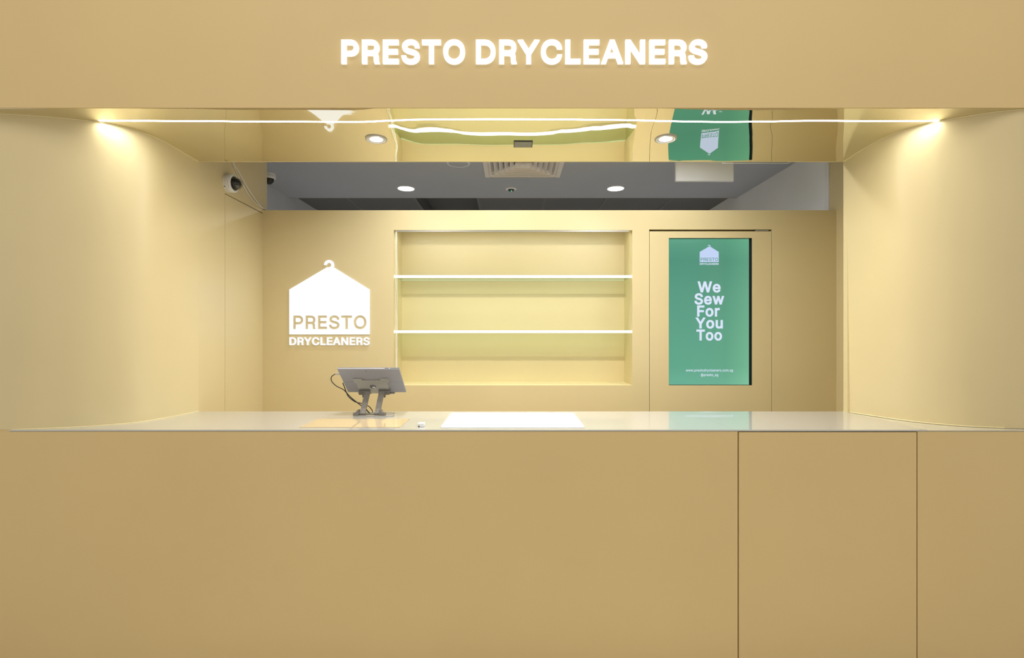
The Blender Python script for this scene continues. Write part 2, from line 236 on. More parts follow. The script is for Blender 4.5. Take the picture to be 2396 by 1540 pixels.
def emis(name, col, st):
    m = bpy.data.materials.new(name); m.use_nodes = True; nt = m.node_tree; nt.nodes.clear()
    e = nt.nodes.new('ShaderNodeEmission'); e.inputs[0].default_value = (*col, 1); e.inputs[1].default_value = st
    o = nt.nodes.new('ShaderNodeOutputMaterial'); nt.links.new(e.outputs[0], o.inputs[0]); return m

GOLD = (.665, .553, .305)
M_GOLD = mat('gold_lacquer', GOLD, .42, 0, .5, noise=(2.2, .05), bump=(900, .05, .0004))
for _m in (M_GOLD,):
    _m.node_tree.nodes['Principled BSDF'].inputs['Coat Weight'].default_value = .2
    _m.node_tree.nodes['Principled BSDF'].inputs['Coat Roughness'].default_value = .38
M_FRONT = mat('gold_lacquer_front', (.645, .485, .232), .5, 0, .4, noise=(1.8, .05), bump=(900, .08, .0004))
M_MIRROR = mat('mirror_gold_panel', (.87, .82, .66), .012, 1.0)
M_SEAM = mat('dark_joint', (.09, .065, .03), .8)
M_SEAMW = mat('fine_joint', (.50, .41, .21), .6)
M_TOP = mat('white_gloss_top', (.50, .50, .48), .28, 0, .5, coat=1., ior=1.6)
M_TOPEND = mat('cream_gloss_top', (.55, .52, .42), .3, 0, .5, coat=.6)
M_WHITE = mat('white_plastic', (.78, .78, .78), .35)
M_GREYW = mat('grey_paint', (.50, .52, .58), .8, noise=(3, .04))
M_GREYR = mat('lit_grey_paint', (.84, .845, .86), .8, noise=(3, .04))  # pale tone stands in for the light falling on the right rear wall
M_CEIL = mat('grey_ceiling_paint', (.41, .43, .48), .8, noise=(2, .05))
M_CAULK = mat('cream_sealant', (.74, .64, .36), .4)
M_DARK = mat('dark_void', (.02, .02, .02), .9)
M_BLACK = mat('black_plastic', (.012, .012, .012), .35)
M_ALU = mat('brushed_aluminium', (.50, .49, .46), .38, .6)
M_ALUD = mat('aluminium_profile', (.45, .44, .42), .4, .8)
M_TAB = mat('tablet_magnesium', (.33, .33, .36), .42, .25)
M_STAND = mat('stand_aluminium', (.19, .175, .155), .5, .2)
M_FLOOR = mat('concourse_floor', (.60, .56, .48), .4, noise=(1.5, .08))
M_VENT = mat('vent_enamel', (.82, .77, .74), .5)
M_LED = emis('led_white', (1, 1, .96), 15)
M_SIGN = emis('sign_white', (1, .985, .95), 1.35)
M_LOGO = emis('logo_white', (1, 1, 1), 1.02)
M_LBOX = emis('lightbox_white', (1, 1, 1), 1.25)
M_LAMP = emis('lamp_white', (1, .98, .95), 12)
M_SHELF = emis('shelf_edge_white', (.97, 1, .98), 3.0)
M_EDGE = emis('glass_edge_glow', (.93, 1, .72), 1.0)
M_GLED = emis('green_led', (.1, 1, .4), 3)
M_STXT = emis('screen_text', (.72, .80, .97), 1.0)
M_SHOUSE = emis('screen_logo_blue', (.58, .70, .97), .95)
M_SDARK = emis('screen_logo_green', (.10, .33, .30), 1.0)

def glass(name, tint, gl=.06):
    m = bpy.data.materials.new(name); m.use_nodes = True; nt = m.node_tree; nt.nodes.clear()
    t = nt.nodes.new('ShaderNodeBsdfTransparent'); t.inputs[0].default_value = (*tint, 1)
    g = nt.nodes.new('ShaderNodeBsdfGlossy'); g.inputs[1].default_value = .02
    lw_ = nt.nodes.new('ShaderNodeLayerWeight'); pw = nt.nodes.new('ShaderNodeMath'); pw.operation = 'POWER'; pw.inputs[1].default_value = 4
    f = nt.nodes.new('ShaderNodeMath'); f.operation = 'MULTIPLY_ADD'; f.inputs[1].default_value = .6; f.inputs[2].default_value = .03
    nt.links.new(lw_.outputs['Facing'], pw.inputs[0]); nt.links.new(pw.outputs[0], f.inputs[0])
    mx = nt.nodes.new('ShaderNodeMixShader'); o = nt.nodes.new('ShaderNodeOutputMaterial')
    nt.links.new(f.outputs[0], mx.inputs[0]); nt.links.new(t.outputs[0], mx.inputs[1]); nt.links.new(g.outputs[0], mx.inputs[2])
    nt.links.new(mx.outputs[0], o.inputs[0]); return m
M_GLASS = glass('green_tinted_glass', (.86, .93, .84))
M_CLEAR = glass('clear_dome', (.8, .8, .78))

def screen_mat():
    m = bpy.data.materials.new('screen_green'); m.use_nodes = True; nt = m.node_tree; nt.nodes.clear()
    tc = nt.nodes.new('ShaderNodeTexCoord'); sp = nt.nodes.new('ShaderNodeSeparateXYZ')
    nt.links.new(tc.outputs['Generated'], sp.inputs[0])
    r = nt.nodes.new('ShaderNodeValToRGB'); nt.links.new(sp.outputs['Z'], r.inputs[0])
    e = r.color_ramp.elements
    e[0].position = 0; e[0].color = (.16, .47, .33, 1); e[1].position = 1; e[1].color = (.10, .36, .24, 1)
    q = e.new(.12); q.color = (.125, .41, .275, 1)
    q = e.new(.6); q.color = (.105, .355, .245, 1); q = e.new(.85); q.color = (.085, .31, .215, 1)
    r2 = nt.nodes.new('ShaderNodeValToRGB'); nt.links.new(sp.outputs['X'], r2.inputs[0])
    e = r2.color_ramp.elements
    e[0].position = 0; e[0].color = (.95, 1.0, 1.0, 1); e[1].position = 1; e[1].color = (1.5, 1.25, 1.15, 1)
    q = e.new(.7); q.color = (1.06, 1.0, .97, 1)
    mx = nt.nodes.new('ShaderNodeMix'); mx.data_type = 'RGBA'; mx.blend_type = 'MULTIPLY'; mx.inputs[0].default_value = 1
    nt.links.new(r.outputs[0], mx.inputs[6]); nt.links.new(r2.outputs[0], mx.inputs[7])
    em = nt.nodes.new('ShaderNodeEmission'); em.inputs[1].default_value = .95
    g = nt.nodes.new('ShaderNodeBsdfGlossy'); g.inputs[1].default_value = .15
    ms = nt.nodes.new('ShaderNodeMixShader'); ms.inputs[0].default_value = .03
    o = nt.nodes.new('ShaderNodeOutputMaterial')
    nt.links.new(mx.outputs[2], em.inputs[0]); nt.links.new(em.outputs[0], ms.inputs[1]); nt.links.new(g.outputs[0], ms.inputs[2])
    nt.links.new(ms.outputs[0], o.inputs[0]); return m
M_SCREEN = screen_mat()

# ------------------------------------------------------------------ lettering (outline data, 1000 units per em)
def _poly(st): return [tuple(map(float, p.split(','))) for p in st.split()]
def _area(p): return sum(p[i][0]*p[(i+1) % len(p)][1] - p[(i+1) % len(p)][0]*p[i][1] for i in range(len(p)))/2
GL = {k: (v[0], [_poly(s) for s in v[1]]) for k, v in G.items()}
_leg = [(200,255),(280,252),(325,242),(360,222),(382,190),(392,140),(393,70),(398,28),(412,0),(340,0),(332,25),(328,70),(326,130),(318,165),(300,186),(270,197),(200,198)]
_r = GL['R'][1][0]
if (_area(_leg) > 0) != (_area(_r) > 0): _leg.reverse()
GL['R'] = (449, [_r, _leg])
def embolden(p, w, sg):
    n = len(p); out = []
    for i in range(n):
        a, b, c = Vector(p[i-1]), Vector(p[i]), Vector(p[(i+1) % n])
        d1 = (b-a); d2 = (c-b)
        if d1.length < 1e-6 or d2.length < 1e-6: continue
        d1.normalize(); d2.normalize()
        n1 = Vector((d1.y, -d1.x))*sg; n2 = Vector((d2.y, -d2.x))*sg
        m = n1 + n2
        if m.length < .3: out.append(tuple(b + n1*w)); out.append(tuple(b + n2*w)); continue
        m.normalize(); k = min(1.6, 1/max(.2, m.dot(n1)))
        out.append(tuple(b + m*w*k))
    return out
SG = 1 if _area(_r) > 0 else -1
def text_polys(body, w, x0, x1, yb, yt, ref=509.0, track=0.0):
    """contours per letter in pixel coordinates (y down), ink fitted to x0..x1, baseline yb, cap top yt"""
    cur = 0; L = []
    for ch in body:
        if ch == ' ': cur += 170; continue
        adv, cs = GL[ch]
        L.append([[(x + cur, y) for x, y in embolden(c, w, SG)] for c in cs]); cur += adv + w*1.2 + track
    mn = min(x for l in L for c in l for x, y in c); mx = max(x for l in L for c in l for x, y in c)
    kx = (x1-x0)/(mx-mn); ky = (yb-yt)/(ref+2*w)
    return [[[(x0+(x-mn)*kx, yb-(y+w)*ky) for x, y in c] for c in l] for l in L]
def wind(c, x, y):
    wn = 0; n = len(c)
    for i in range(n):
        x0, y0 = c[i]; x1, y1 = c[(i+1) % n]
        if y0 <= y < y1 or y1 <= y < y0:
            t = (y-y0)/(y1-y0)
            if x0 + t*(x1-x0) > x: wn += 1 if y1 > y0 else -1
    return wn
def region(groups, inside):
    """triangulate contours (list of groups) and keep triangles where inside([winding per group])"""
    vs = []; es = []
    for g in groups:
        for c in g:
            n0 = len(vs); vs += [Vector(p) for p in c]; es += [(n0+i, n0+(i+1) % len(c)) for i in range(len(c))]
    ov, oe, of, *_ = delaunay_2d_cdt(vs, es, [], 0, 1e-5)
    keep = []
    for f in of:
        cx = sum(ov[i].x for i in f)/len(f); cy = sum(ov[i].y for i in f)/len(f)
        if inside([sum(wind(c, cx, cy) for c in g) for g in groups]): keep.append(tuple(f))
    return ov, keep
def solid(mb, reg, mapf, ext):
    ov, fs = reg; e = Vector(ext); used = sorted({i for f in fs for i in f}); ix = {k: n for n, k in enumerate(used)}
    base = [mapf(ov[k].x, ov[k].y) for k in used]; n = len(base)
    F = [tuple(ix[i] for i in f) for f in fs]; cnt = {}
    for f in F:
        for a, b in zip(f, f[1:] + f[:1]): cnt[(a, b)] = cnt.get((a, b), 0) + 1
    out = list(F)
    if e.length > 1e-9:
        out += [tuple(n+i for i in reversed(f)) for f in F]
        out += [(b, a, a+n, b+n) for (a, b) in cnt if (b, a) not in cnt]
        base = base + [p + e for p in base]
    mb.add(base, out); return mb
nz = lambda w: w[0] != 0
def letter_mb(cs, s, ext):
    return solid(MB(), region([cs], nz), lambda x, y: P(x, y, s), ext)
def text_mb(body, w, x0, x1, yb, yt, s, ext, **k):
    m = MB()
    for l in text_polys(body, w, x0, x1, yb, yt, **k): solid(m, region([l], nz), lambda x, y: P(x, y, s), ext)
    return m
def house_outline(x0, x1, yb, ye, cxh, ry, rout, rin, yapex):
    hw = rout*.62
    body = [(x0, yb), (x0, ye), (cxh-hw*.6, yapex), (cxh+hw*1.45, yapex), (x1, ye), (x1, yb)]
    ring = []
    for k in range(25):
        a = math.pi - k/24*math.radians(255); ring.append((cxh+math.cos(a)*rout, ry-math.sin(a)*rout))
    for k in range(25):
        a = math.pi - (24-k)/24*math.radians(255); ring.append((cxh+math.cos(a)*rin, ry-math.sin(a)*rin))
    return [body, ring]

# ------------------------------------------------------------------ curves of the two flared side walls
def catmull(pts, n):
    pts = [Vector(p) for p in pts]; q = [pts[0]*2-pts[1]] + pts + [pts[-1]*2-pts[-2]]; dense = []
    for i in range(1, len(q)-2):
        p0, p1, p2, p3 = q[i-1:i+3]
        # centripetal-like damping by chord
        L = (p2-p1).length
        m1 = (p2-p0).normalized()*L; m2 = (p3-p1).normalized()*L
        for k in range(24):
            t = k/24; t2 = t*t; t3 = t2*t
            dense.append(p1*(2*t3-3*t2+1) + m1*(t3-2*t2+t) + p2*(-2*t3+3*t2) + m2*(t3-t2))
    dense.append(pts[-1]); d = [0]
    for a, b in zip(dense, dense[1:]): d.append(d[-1] + (b-a).length)
    out = []; j = 0
    for k in range(n):
        t = d[-1]*k/(n-1)
        while j < len(d)-2 and d[j+1] < t: j += 1
        f = (t-d[j])/max(1e-9, d[j+1]-d[j]); out.append(dense[j].lerp(dense[j+1], min(1, max(0, f))))
    return out
L_TOP = [(-968, 1.3163), (-962, 1.22), (-963, 1.152), (-981, 1.112), (-1003, 1.088), (-1036, 1.067), (-1120, 1.043), (-1231, 1.0256), (-1500, 1.004), (-2100, 1.0)]
L_BOT = [(-968, 1.3163), (-975, 1.265), (-987, 1.2136), (-1018, 1.1507), (-1095, 1.106), (-1160, 1.086), (-1237, 1.0715), (-1500, 1.0707), (-2100, 1.0707)]
R_TOP = [(1018, 1.3163), (1003, 1.22), (1001, 1.16), (1008, 1.125), (1024, 1.1), (1050, 1.0707), (1084, 1.0475), (1120, 1.0283), (1158, 1.0150), (1200, 1.006), (1500, 1.0), (2100, 1.0)]
R_BOT = [(1018, 1.3163), (1042, 1.262), (1068, 1.205), (1100, 1.16), (1143, 1.126), (1190, 1.105), (1297, 1.084), (1500, 1.0715), (2100, 1.0707)]
def wp(p, z): return Vector((p.x*U, p.y*D0, z))
def flare(name, top, bot, out):
    N = 90; a = catmull([(x, y*1000) for x, y in top], N); b = catmull([(x, y*1000) for x, y in bot], N)
    a = [Vector((p.x, p.y/1000)) for p in a]; b = [Vector((p.x, p.y/1000)) for p in b]
    rows = []
    for k in range(17):
        t = k/16; rows.append([wp(b[i].lerp(a[i], t), Z_CNT + (Z_SOF+.01-Z_CNT)*t) for i in range(N)])
    inner = rows
    outer = [[p + Vector((out*.03, .03, 0)) for p in r] for r in rows]
    m = MB(); m.grid(inner)
    m.grid([r[::-1] for r in outer])
    for e in (0, -1): m.grid([[r[e] for r in inner], [r[e] for r in outer]], False)
    for r in (0, -1): m.grid([inner[r], outer[r]], False)
    return m, a, b
mL, aL, bL = flare('l', L_TOP, L_BOT, -1)
mR, aR, bR = flare('r', R_TOP, R_BOT, 1)
# flat inner stretch of the left wall beyond the counter, up to its free end
x0, x1 = -968*U, -991*U
mL.prism([(x0, Y_B, 0), (x1, Y(.5805), 0), (x1-.05, Y(.5805), 0), (x0-.05, Y_B, 0)], (0, 0, Z_CEIL))
wl = struct('wall_left', mL, M_GOLD)
# thin joints of the flush panel in the left wall
def lw(s, z, o=.0007):
    y = D0/s; t = (y-Y_B)/(Y(.5805)-Y_B); return Vector((x0+(x1-x0)*t+o, y, z))
j = MB()
zt = EYE + 276*U/S_W
j.prism([lw(.691, zt), lw(.5925, zt), lw(.5925, zt+.0035), lw(.691, zt+.0035)], (-.0005, 0, 0))
obj('panel_joint', j, M_SEAM, wl)
j = MB().prism([lw(.691, .5), lw(.6903, .5), lw(.6903, zt), lw(.691, zt)], (-.0005, 0, 0))
obj('panel_joint', j, M_SEAMW, wl)
# right wall: flare, return behind it, inner side wall
mR.box((1018*U, Y_B-.03, 0), (1300*U, Y_B-.001, Z_CEIL))
wr = struct('wall_right', mR, M_GOLD)
struct('wall_right_inner', MB().box((1279*U, Y_B, 0), (1300*U, Y_W+.1, Z_CEIL)), M_GOLD)

# ------------------------------------------------------------------ fascia and soffit
fas = MB().box((-3.6, D0, Z_SOF), (3.6, D0+.006, 3.1)).box((-3.6, D0+.0065, Z_SOF+.06), (3.6, D0+.05, 3.1))
struct('wall_front_fascia', fas, M_FRONT)
def interp(tab, x):
    if x <= tab[0][0]: return tab[0][1]
    for (a, va), (b, vb) in zip(tab, tab[1:]):
        if x <= b:
            t = (x-a)/(b-a); t = .5*t + .5*t*t*(3-2*t); return va+(vb-va)*t
    return tab[-1][1]
WAVE = [(905,0),(940,10),(985,26),(1100,33),(1215,41),(1317,36),(1375,22),(1457,11),(1482,6),(1510,0)]
WNEG = [(530,0),(650,-30),(870,-30),(925,0),(1490,0),(1600,-22),(1660,-30),(1755,-26),(1800,-8),(1860,0)]
WYN = [(250,.9),(303,.55),(315,.4),(342,0)]
WYP = [(252,.45),(284,.6),(305,1),(332,1),(350,0)]
WYC = [(344,0),(358,1),(369,1),(378,0)]
def inset(c, yv, side):      # x of the flare at depth yv (metres)
    best = None
    for p, q in zip(c, c[1:]):
        y0, y1 = p.y*D0, q.y*D0
        if min(y0, y1) <= yv <= max(y0, y1):
            t = 0 if abs(y1-y0) < 1e-9 else (yv-y0)/(y1-y0); return (p.x+(q.x-p.x)*t)*U
    return side*2050*U
NX, NY = 420, 84
cols = []
ys = [D0+.0065 + (Y_B-D0-.0065)*j/(NY-1) for j in range(NY)]
hz = [[0]*NX for _ in range(NY)]
xsn = [-1.0 + 2.0*i/(NX-1) for i in range(NX)]
rowsx = []
for yv in ys:
    xa, xb = inset(aL, yv, -1)-.012, inset(aR, yv, 1)+.012
    rowsx.append([xa + (xb-xa)*(k+1)/2 for k in xsn])
def _int(tab):
    t = 0
    for i in range(400):
        yv = Y(.941) + (Y_B-Y(.941))*(i+.5)/400; t += interp(tab, HY-524*D0/yv)/(Y_W-yv)
    return t
KC = .15*_int(WYP)/_int(WYC)
def slope(x, yv):
    s = D0/yv; py = HY-524*s; px = CX + x*.865/U
    sh = .72*interp(WAVE, px)*(interp(WYP, py) - KC*interp(WYC, py)) + interp(WNEG, px)*interp(WYN, py)
    th = -(sh*U/S_W)/(2*(Y_W-yv)*1.15)
    th += .0022*math.sin(x*9+yv*6) + .0016*math.sin(x*23-yv*11)
    return th
def zoff(x, yv):
    n = 14; h = (Y_B-yv)/n; t = 0
    for i in range(n): t += slope(x, yv+h*(i+.5))*h
    return -t
rows = [[Vector((x, yv, Z_SOF + zoff(x, yv))) for x in rx] for yv, rx in zip(ys, rowsx)]
sof = MB(); sof.grid(rows)
so = struct('ceiling_soffit', sof, M_MIRROR)
struct('wall_bulkhead', MB().box((-991*U, Y_B+.0005, Z_SOF+.001), (1279*U, Y_B+.012, Z_CEIL)), M_GOLD)

# LED line let into the soffit
ls = .941
xa, xb = (232-CX)*U/ls, (2195-CX)*U/ls
led = MB()
def _ring(x):
    z = Z_SOF + zoff(x, D0/ls); y = D0/ls
    return [Vector((x, y-.005, z-.0008)), Vector((x, y+.005, z-.0008)), Vector((x, y+.005, z+.004)), Vector((x, y-.005, z+.004))]
_R = [_ring(xa+(xb-xa)*i/240) for i in range(241)]
for k in range(4): led.grid([[r[k] for r in _R], [r[(k+1) % 4] for r in _R]], False)
for e in (0, -1): led.add(_R[e], [(0, 1, 2, 3)])
obj_led = obj('led_strip', led, M_LED)
tag(obj_led, 'long thin white LED line running across the mirror soffit above the counter', 'light strip')
area('led_strip_light', ((xa+xb)/2, D0/ls, Z_SOF-.003), xb-xa, 8.5, (1, 1, .93), (0, 0, 0), 'RECTANGLE', .006, parent=None)

for k_, (cv, zz, n_) in enumerate(((aL, Z_SOF, 0), (aR, Z_SOF, 0), (bL, Z_CNT, 1), (bR, Z_CNT, 1))):
    pth = [wp(p, zz + (.0012 if n_ else -.0012) + (0 if n_ else min(0, zoff(p.x*U, max(D0+.01, p.y*D0))))) for p in cv if abs(p.x) < (1262 if n_ else 1500)]
    struct('trim_%d' % (5+k_), MB().tube(pth, .0026, 8), M_CAULK)

# soffit downlights
def downlight(x, y, label, pw=9):
    zd = Z_SOF + zoff(x, y) - .002
    r = empty('downlight', (x, y, zd), label, 'ceiling light', 'downlights in the mirror soffit')
    c = (x, y, zd)
    obj('trim_ring', MB().lathe([(.036,.004),(.036,-.002),(.039,-.0035),(.046,-.003),(.048,-.0006),(.048,.004)], c), M_ALU, r)
    obj('inner_ring', MB().lathe([(.028,.004),(.028,-.001),(.0355,-.0022),(.0355,.004)], c), M_WHITE, r)
    obj('lamp', MB().lathe([(.0001,-.001),(.0275,-.001),(.0275,.003)], c), M_LAMP, r)
    area('downlight_beam', (x, y, zd-.0025), .05, pw, (1, .94, .86), parent=r)
    return r
r = downlight((880.5-CX)*U/.861, Y(.861), 'round silver-rimmed downlight above the tablet, between hanger reflection and shelf reflection', 8)
r.rotation_euler = (0, math.radians(-1.5), 0)
r = downlight((1557.5-CX)*U/.8626, Y(.8626), 'round silver-rimmed downlight at the left edge of the green screen reflection', 13)
r.rotation_euler = (0, math.radians(2), 0)
# small grey sensor window in the soffit
c = P(1224, 337, .8378); zs = Z_SOF + zoff(c.x, c.y) + .0122
sn = MB().box((c.x-.043, c.y-.035, zs-.014), (c.x+.043, c.y+.035, Z_SOF+.02))
t = empty('sensor_plate', (c.x, c.y, zs-.014), 'small dark grey rectangular plate set in the middle of the mirror soffit', 'sensor')
obj('housing', sn, mat('sensor_frame', (.05, .05, .05), .5), t)
obj('lens_window', MB().box((c.x-.039, c.y-.031, zs-.0146), (c.x+.039, c.y+.031, zs-.0138)), mat('sensor_glass', (.18, .18, .17), .3, noise=(30, .4)), t)

# ------------------------------------------------------------------ fascia sign
sg = empty('fascia_sign', P(1226, 148, 1.0), 'large white glowing PRESTO DRYCLEANERS letters mounted on the gold fascia', 'sign')
for l in text_polys('PRESTO DRYCLEANERS', 25, 798, 1655.5, 147.6, 92.2):
    obj('letter', letter_mb(l, 1.0075, (0, .010, 0)), M_SIGN, sg)

# ------------------------------------------------------------------ counter
FT = .02
zc = Z_CNT-.006
yf = Y_C+.0008
G1, G2 = 565*U, 1013*U
cab = MB().box((-3.4, yf, 0), (G1-.0025, Y_B-.02, zc-.0015))
struct('trim_9', MB().box((-3.4, yf, zc-.0014), (-1262.5*U, yf+.02, Z_CNT+.0005)), M_FRONT)
o = tag(obj('counter_cabinet', cab, M_FRONT), 'long gold front of the service counter, left of the flap door', 'counter')
gate = MB().box((G1+.0025, yf, .01), (G2-.0025, yf+.03, zc-.004))
tag(obj('counter_door', gate, M_FRONT), 'gold swing door panel in the counter front, between two dark joints', 'door')
cab2 = MB().box((G2+.0025, yf, 0), (3.4, Y_B-.035, zc-.0015))
tag(obj('counter_cabinet', cab2, M_FRONT), 'gold end section of the counter front at the right edge', 'counter')
struct('trim_1', MB().box((G1-.05, yf+.034, 0), (G2+.05, yf+.04, zc-.01)), M_SEAM)
# worktops, cut along the flared walls
def top_piece(name, xl, xr, label, material, z1=Z_CNT, drop=0):
    rows_t = []; n = 60; m = MB(); A = []; B = []
    for k in range(n+1):
        yv = Y_C-.001 + (Y_B - Y_C+.001)*k/n
        a = xl(yv); b = xr(yv)
        A.append(Vector((a, yv, z1-drop))); B.append(Vector((b, yv, z1-drop)))
    dn = Vector((0, 0, -.006+drop))
    m.grid([A, B], False); m.grid([[p+dn for p in A], [p+dn for p in B]], False)
    m.grid([A, [p+dn for p in A]], False); m.grid([B, [p+dn for p in B]], False)
    m.grid([[A[0], B[0]], [A[0]+dn, B[0]+dn]], False); m.grid([[A[-1], B[-1]], [A[-1]+dn, B[-1]+dn]], False)
    return tag(obj(name, m, material, bevel=0), label, 'countertop')
seam = lambda yv: (1036 + (1019-1036)*(yv-Y_C)/(Y_B-Y_C))*U
fl = lambda yv: (555 + (539-555)*(yv-Y_C)/(Y_B-Y_C))*U
lx = lambda yv: max(inset(bL, yv, -1), -1262*U) + .0005
rx = lambda yv: max(min(inset(bR, yv, 1), 1520*U)-.0005, 1020*U)
top_piece('countertop', lx, lambda y: fl(y)-.0004, 'glossy white countertop carrying the tablet stand and the light panel', M_TOP)
top_piece('countertop_flap', lambda y: fl(y)+.0004, lambda y: seam(y)-.001, 'glossy white countertop flap reflecting the green screen', M_TOP)
top_piece('countertop', lambda y: seam(y)+.001, rx, 'narrow cream wedge of countertop against the right flared wall', M_TOPEND, drop=.002)

# light panel let into the worktop, acrylic mat, small block
def rrect(x0, y0, x1, y1, r, z, n=6):
    out = []
    for cx, cy, a0 in ((x1-r, y1-r, 0), (x0+r, y1-r, 90), (x0+r, y0+r, 180), (x1-r, y0+r, 270)):
        for k in range(n+1):
            a = math.radians(a0+90*k/n); out.append((cx+r*math.cos(a), cy+r*math.sin(a), z))
    return out
lp = empty('light_panel', (0, 2.2, Z_CNT), 'bright white illuminated panel lying in the middle of the countertop', 'light panel')
obj('frame', MB().prism(rrect(-.304, 2.026, .301, 2.403, .012, Z_CNT+.0004), (0, 0, .0014)), mat('panel_rim', (.6, .6, .58), .2), lp)
obj('diffuser', MB().prism(rrect(-.300, 2.030, .297, 2.399, .010, Z_CNT+.0018), (0, 0, .0008)), M_LBOX, lp)
tag(obj('counter_mat', MB().prism([(-.891, 2.034, Z_CNT+.0004), (-.472, 2.034, Z_CNT+.0004), (-.472, 2.232, Z_CNT+.0004), (-.891, 2.232, Z_CNT+.0004)], (0, 0, .0016)),
        mat('beige_gloss_mat', (.66, .52, .32), .03, 0, .7, coat=.5)), 'thin glossy beige mat lying on the countertop in front of the tablet', 'mat')
bx = (976.8-CX)*U/.9085; by = Y(.9085)
sb = empty('small_block', (bx+.0135, by+.015, Z_CNT), 'small white block standing on the countertop left of the light panel', 'small box')
obj('body', MB().box((bx, by, Z_CNT+.0003), (bx+.0275, by+.03, Z_CNT+.0155)), M_WHITE, sb, bevel=.0015)
obj('notch', MB().box((bx+.004, by-.0004, Z_CNT+.0004), (bx+.0085, by+.001, Z_CNT+.006)), M_BLACK, sb)

# ------------------------------------------------------------------ back wall with niche and door
def wx(px): return (px-CX)*U/S_W
def wz(py): return EYE-(py-HY)*U/S_W
XL, XR = -991*U, 1279*U
NXL, NXR, NZT, NZB = wx(921.5), wx(1479.5), wz(538.5), wz(901.8)
DXL, DXR, DZT = wx(1519), wx(1806.3), wz(537)
ZT = wz(492)
TH = .06
wb = MB()
for a, b in (((XL, 0), (NXL, ZT)), ((NXL, 0), (NXR, NZB)), ((NXL, NZT), (NXR, ZT)), ((NXR, 0), (DXL, ZT)), ((DXL, DZT), (DXR, ZT)), ((DXR, 0), (XR, ZT))):
    wb.box((a[0], Y_W, a[1]), (b[0], Y_W+TH, b[1]))
YN = Y(.552)
# niche lining
NZC = NZT+.034
wb.box((NXL-.02, Y_W+TH, NZB-.02), (NXL, YN+.02, NZC+.02)).box((NXR, Y_W+TH, NZB-.02), (NXR+.02, YN+.02, NZC+.02))
wb.box((NXL, Y_W+TH, NZB-.02), (NXR, YN+.02, NZB)).box((NXL, Y_W+TH, NZC), (NXR, YN+.02, NZC+.02)).box((NXL, YN, NZB), (NXR, YN+.02, NZC))
wbo = struct('wall_back', wb, M_GOLD)
# door leaf with display cut-out
SXL, SXR, SZT, SZB = wx(1565), wx(1760), wz(557), wz(901.8)
g = .003
d = MB()
dl, dr, dt = DXL+g, DXR-g, DZT-.012
for a, b in (((dl, 0.01), (SXL, dt)), ((SXR, .01), (dr, dt)), ((SXL, SZT), (SXR, dt)), ((SXL, .01), (SXR, SZB))):
    d.box((a[0], Y_W+.001, a[1]), (b[0], Y_W+.041, b[1]))
do = struct('door_1', d, M_GOLD)
obj('rebate', MB().box((DXL-.01, Y_W+TH+.001, 0), (DXR+.01, Y_W+TH+.01, DZT+.02)), M_SEAM, wbo)
obj('closer_arm', MB().box((wx(1768), Y_W+.002, DZT-.0085), (wx(1799), Y_W+.03, DZT-.0035)), M_ALU, do)
# display
ds = empty('display_screen', ((SXL+SXR)/2, Y_W, SZB), 'tall green display screen reading We Sew For You Too, set in the back door', 'screen')
bz = MB()
YS = Y_W+.026
bz.box((SXL, Y_W+.003, SZB), (SXL+.0012, YS+.01, SZT)).box((SXR-.0012, Y_W+.003, SZB), (SXR, YS+.01, SZT))
bz.box((SXL, Y_W+.003, SZT-.0012), (SXR, YS+.01, SZT)).box((SXL, Y_W+.003, SZB), (SXR, YS+.01, SZB+.0012)).box((SXL, YS+.0015, SZB), (SXR, YS+.01, SZT))
bz.box((SXR-.008, YS-.001, SZB), (SXR, YS+.005, SZT))
obj('bezel', bz, M_BLACK, ds)
pn = obj('panel', MB().box((SXL+.0015, YS, SZB+.0015), (SXR-.0082, YS+.0012, SZT-.0015)), M_SCREEN, ds)
ss = D0/(YS-.0006)
EX = (0, .0003, 0)
sg_ = ds
for body, w, a, b, yb, yt in (('We', 26, 1632.2, 1686.2, 684.5, 658.6), ('Sew', 26, 1624.9, 1694.6, 712.8, 686.5), ('For', 26, 1631.2, 1684, 741, 714.8),
                              ('You', 26, 1627, 1691.4, 768.9, 743), ('Too', 26, 1629.5, 1689.4, 797, 771.2)):
    obj('lettering', text_mb(body, w, a, b, yb, yt, ss, EX), M_STXT, ds)
obj('lettering', text_mb('www.prestodrycleaners.com.sg', 8, 1604.8, 1715, 869.6, 863.2, ss, EX, ref=540.), M_STXT, ds)
obj('lettering', text_mb('@presto_sg', 8, 1639.8, 1680.3, 880.2, 873.8, ss, EX, ref=540.), M_STXT, ds)
ho = house_outline(1637.2, 1681.7, 613.3, 589.6, 1659.3, 576.0, 3.1, 1.5, 577.3)
for c in ho:
    if (_area(c) > 0) != (_area(ho[0]) > 0): c.reverse()
cut = [c for l in text_polys('PRESTO', 9, 1639.4, 1680.2, 610.8, 603.2) for c in l]
obj('logo', solid(MB(), region([ho, cut], lambda w: w[0] != 0 and w[1] == 0), lambda x, y: P(x, y, ss), EX), M_SHOUSE, ds)
obj('lettering', text_mb('DRYCLEANERS', 26, 1637.3, 1681.6, 619.8, 615.4, ss, EX), M_STXT, ds)

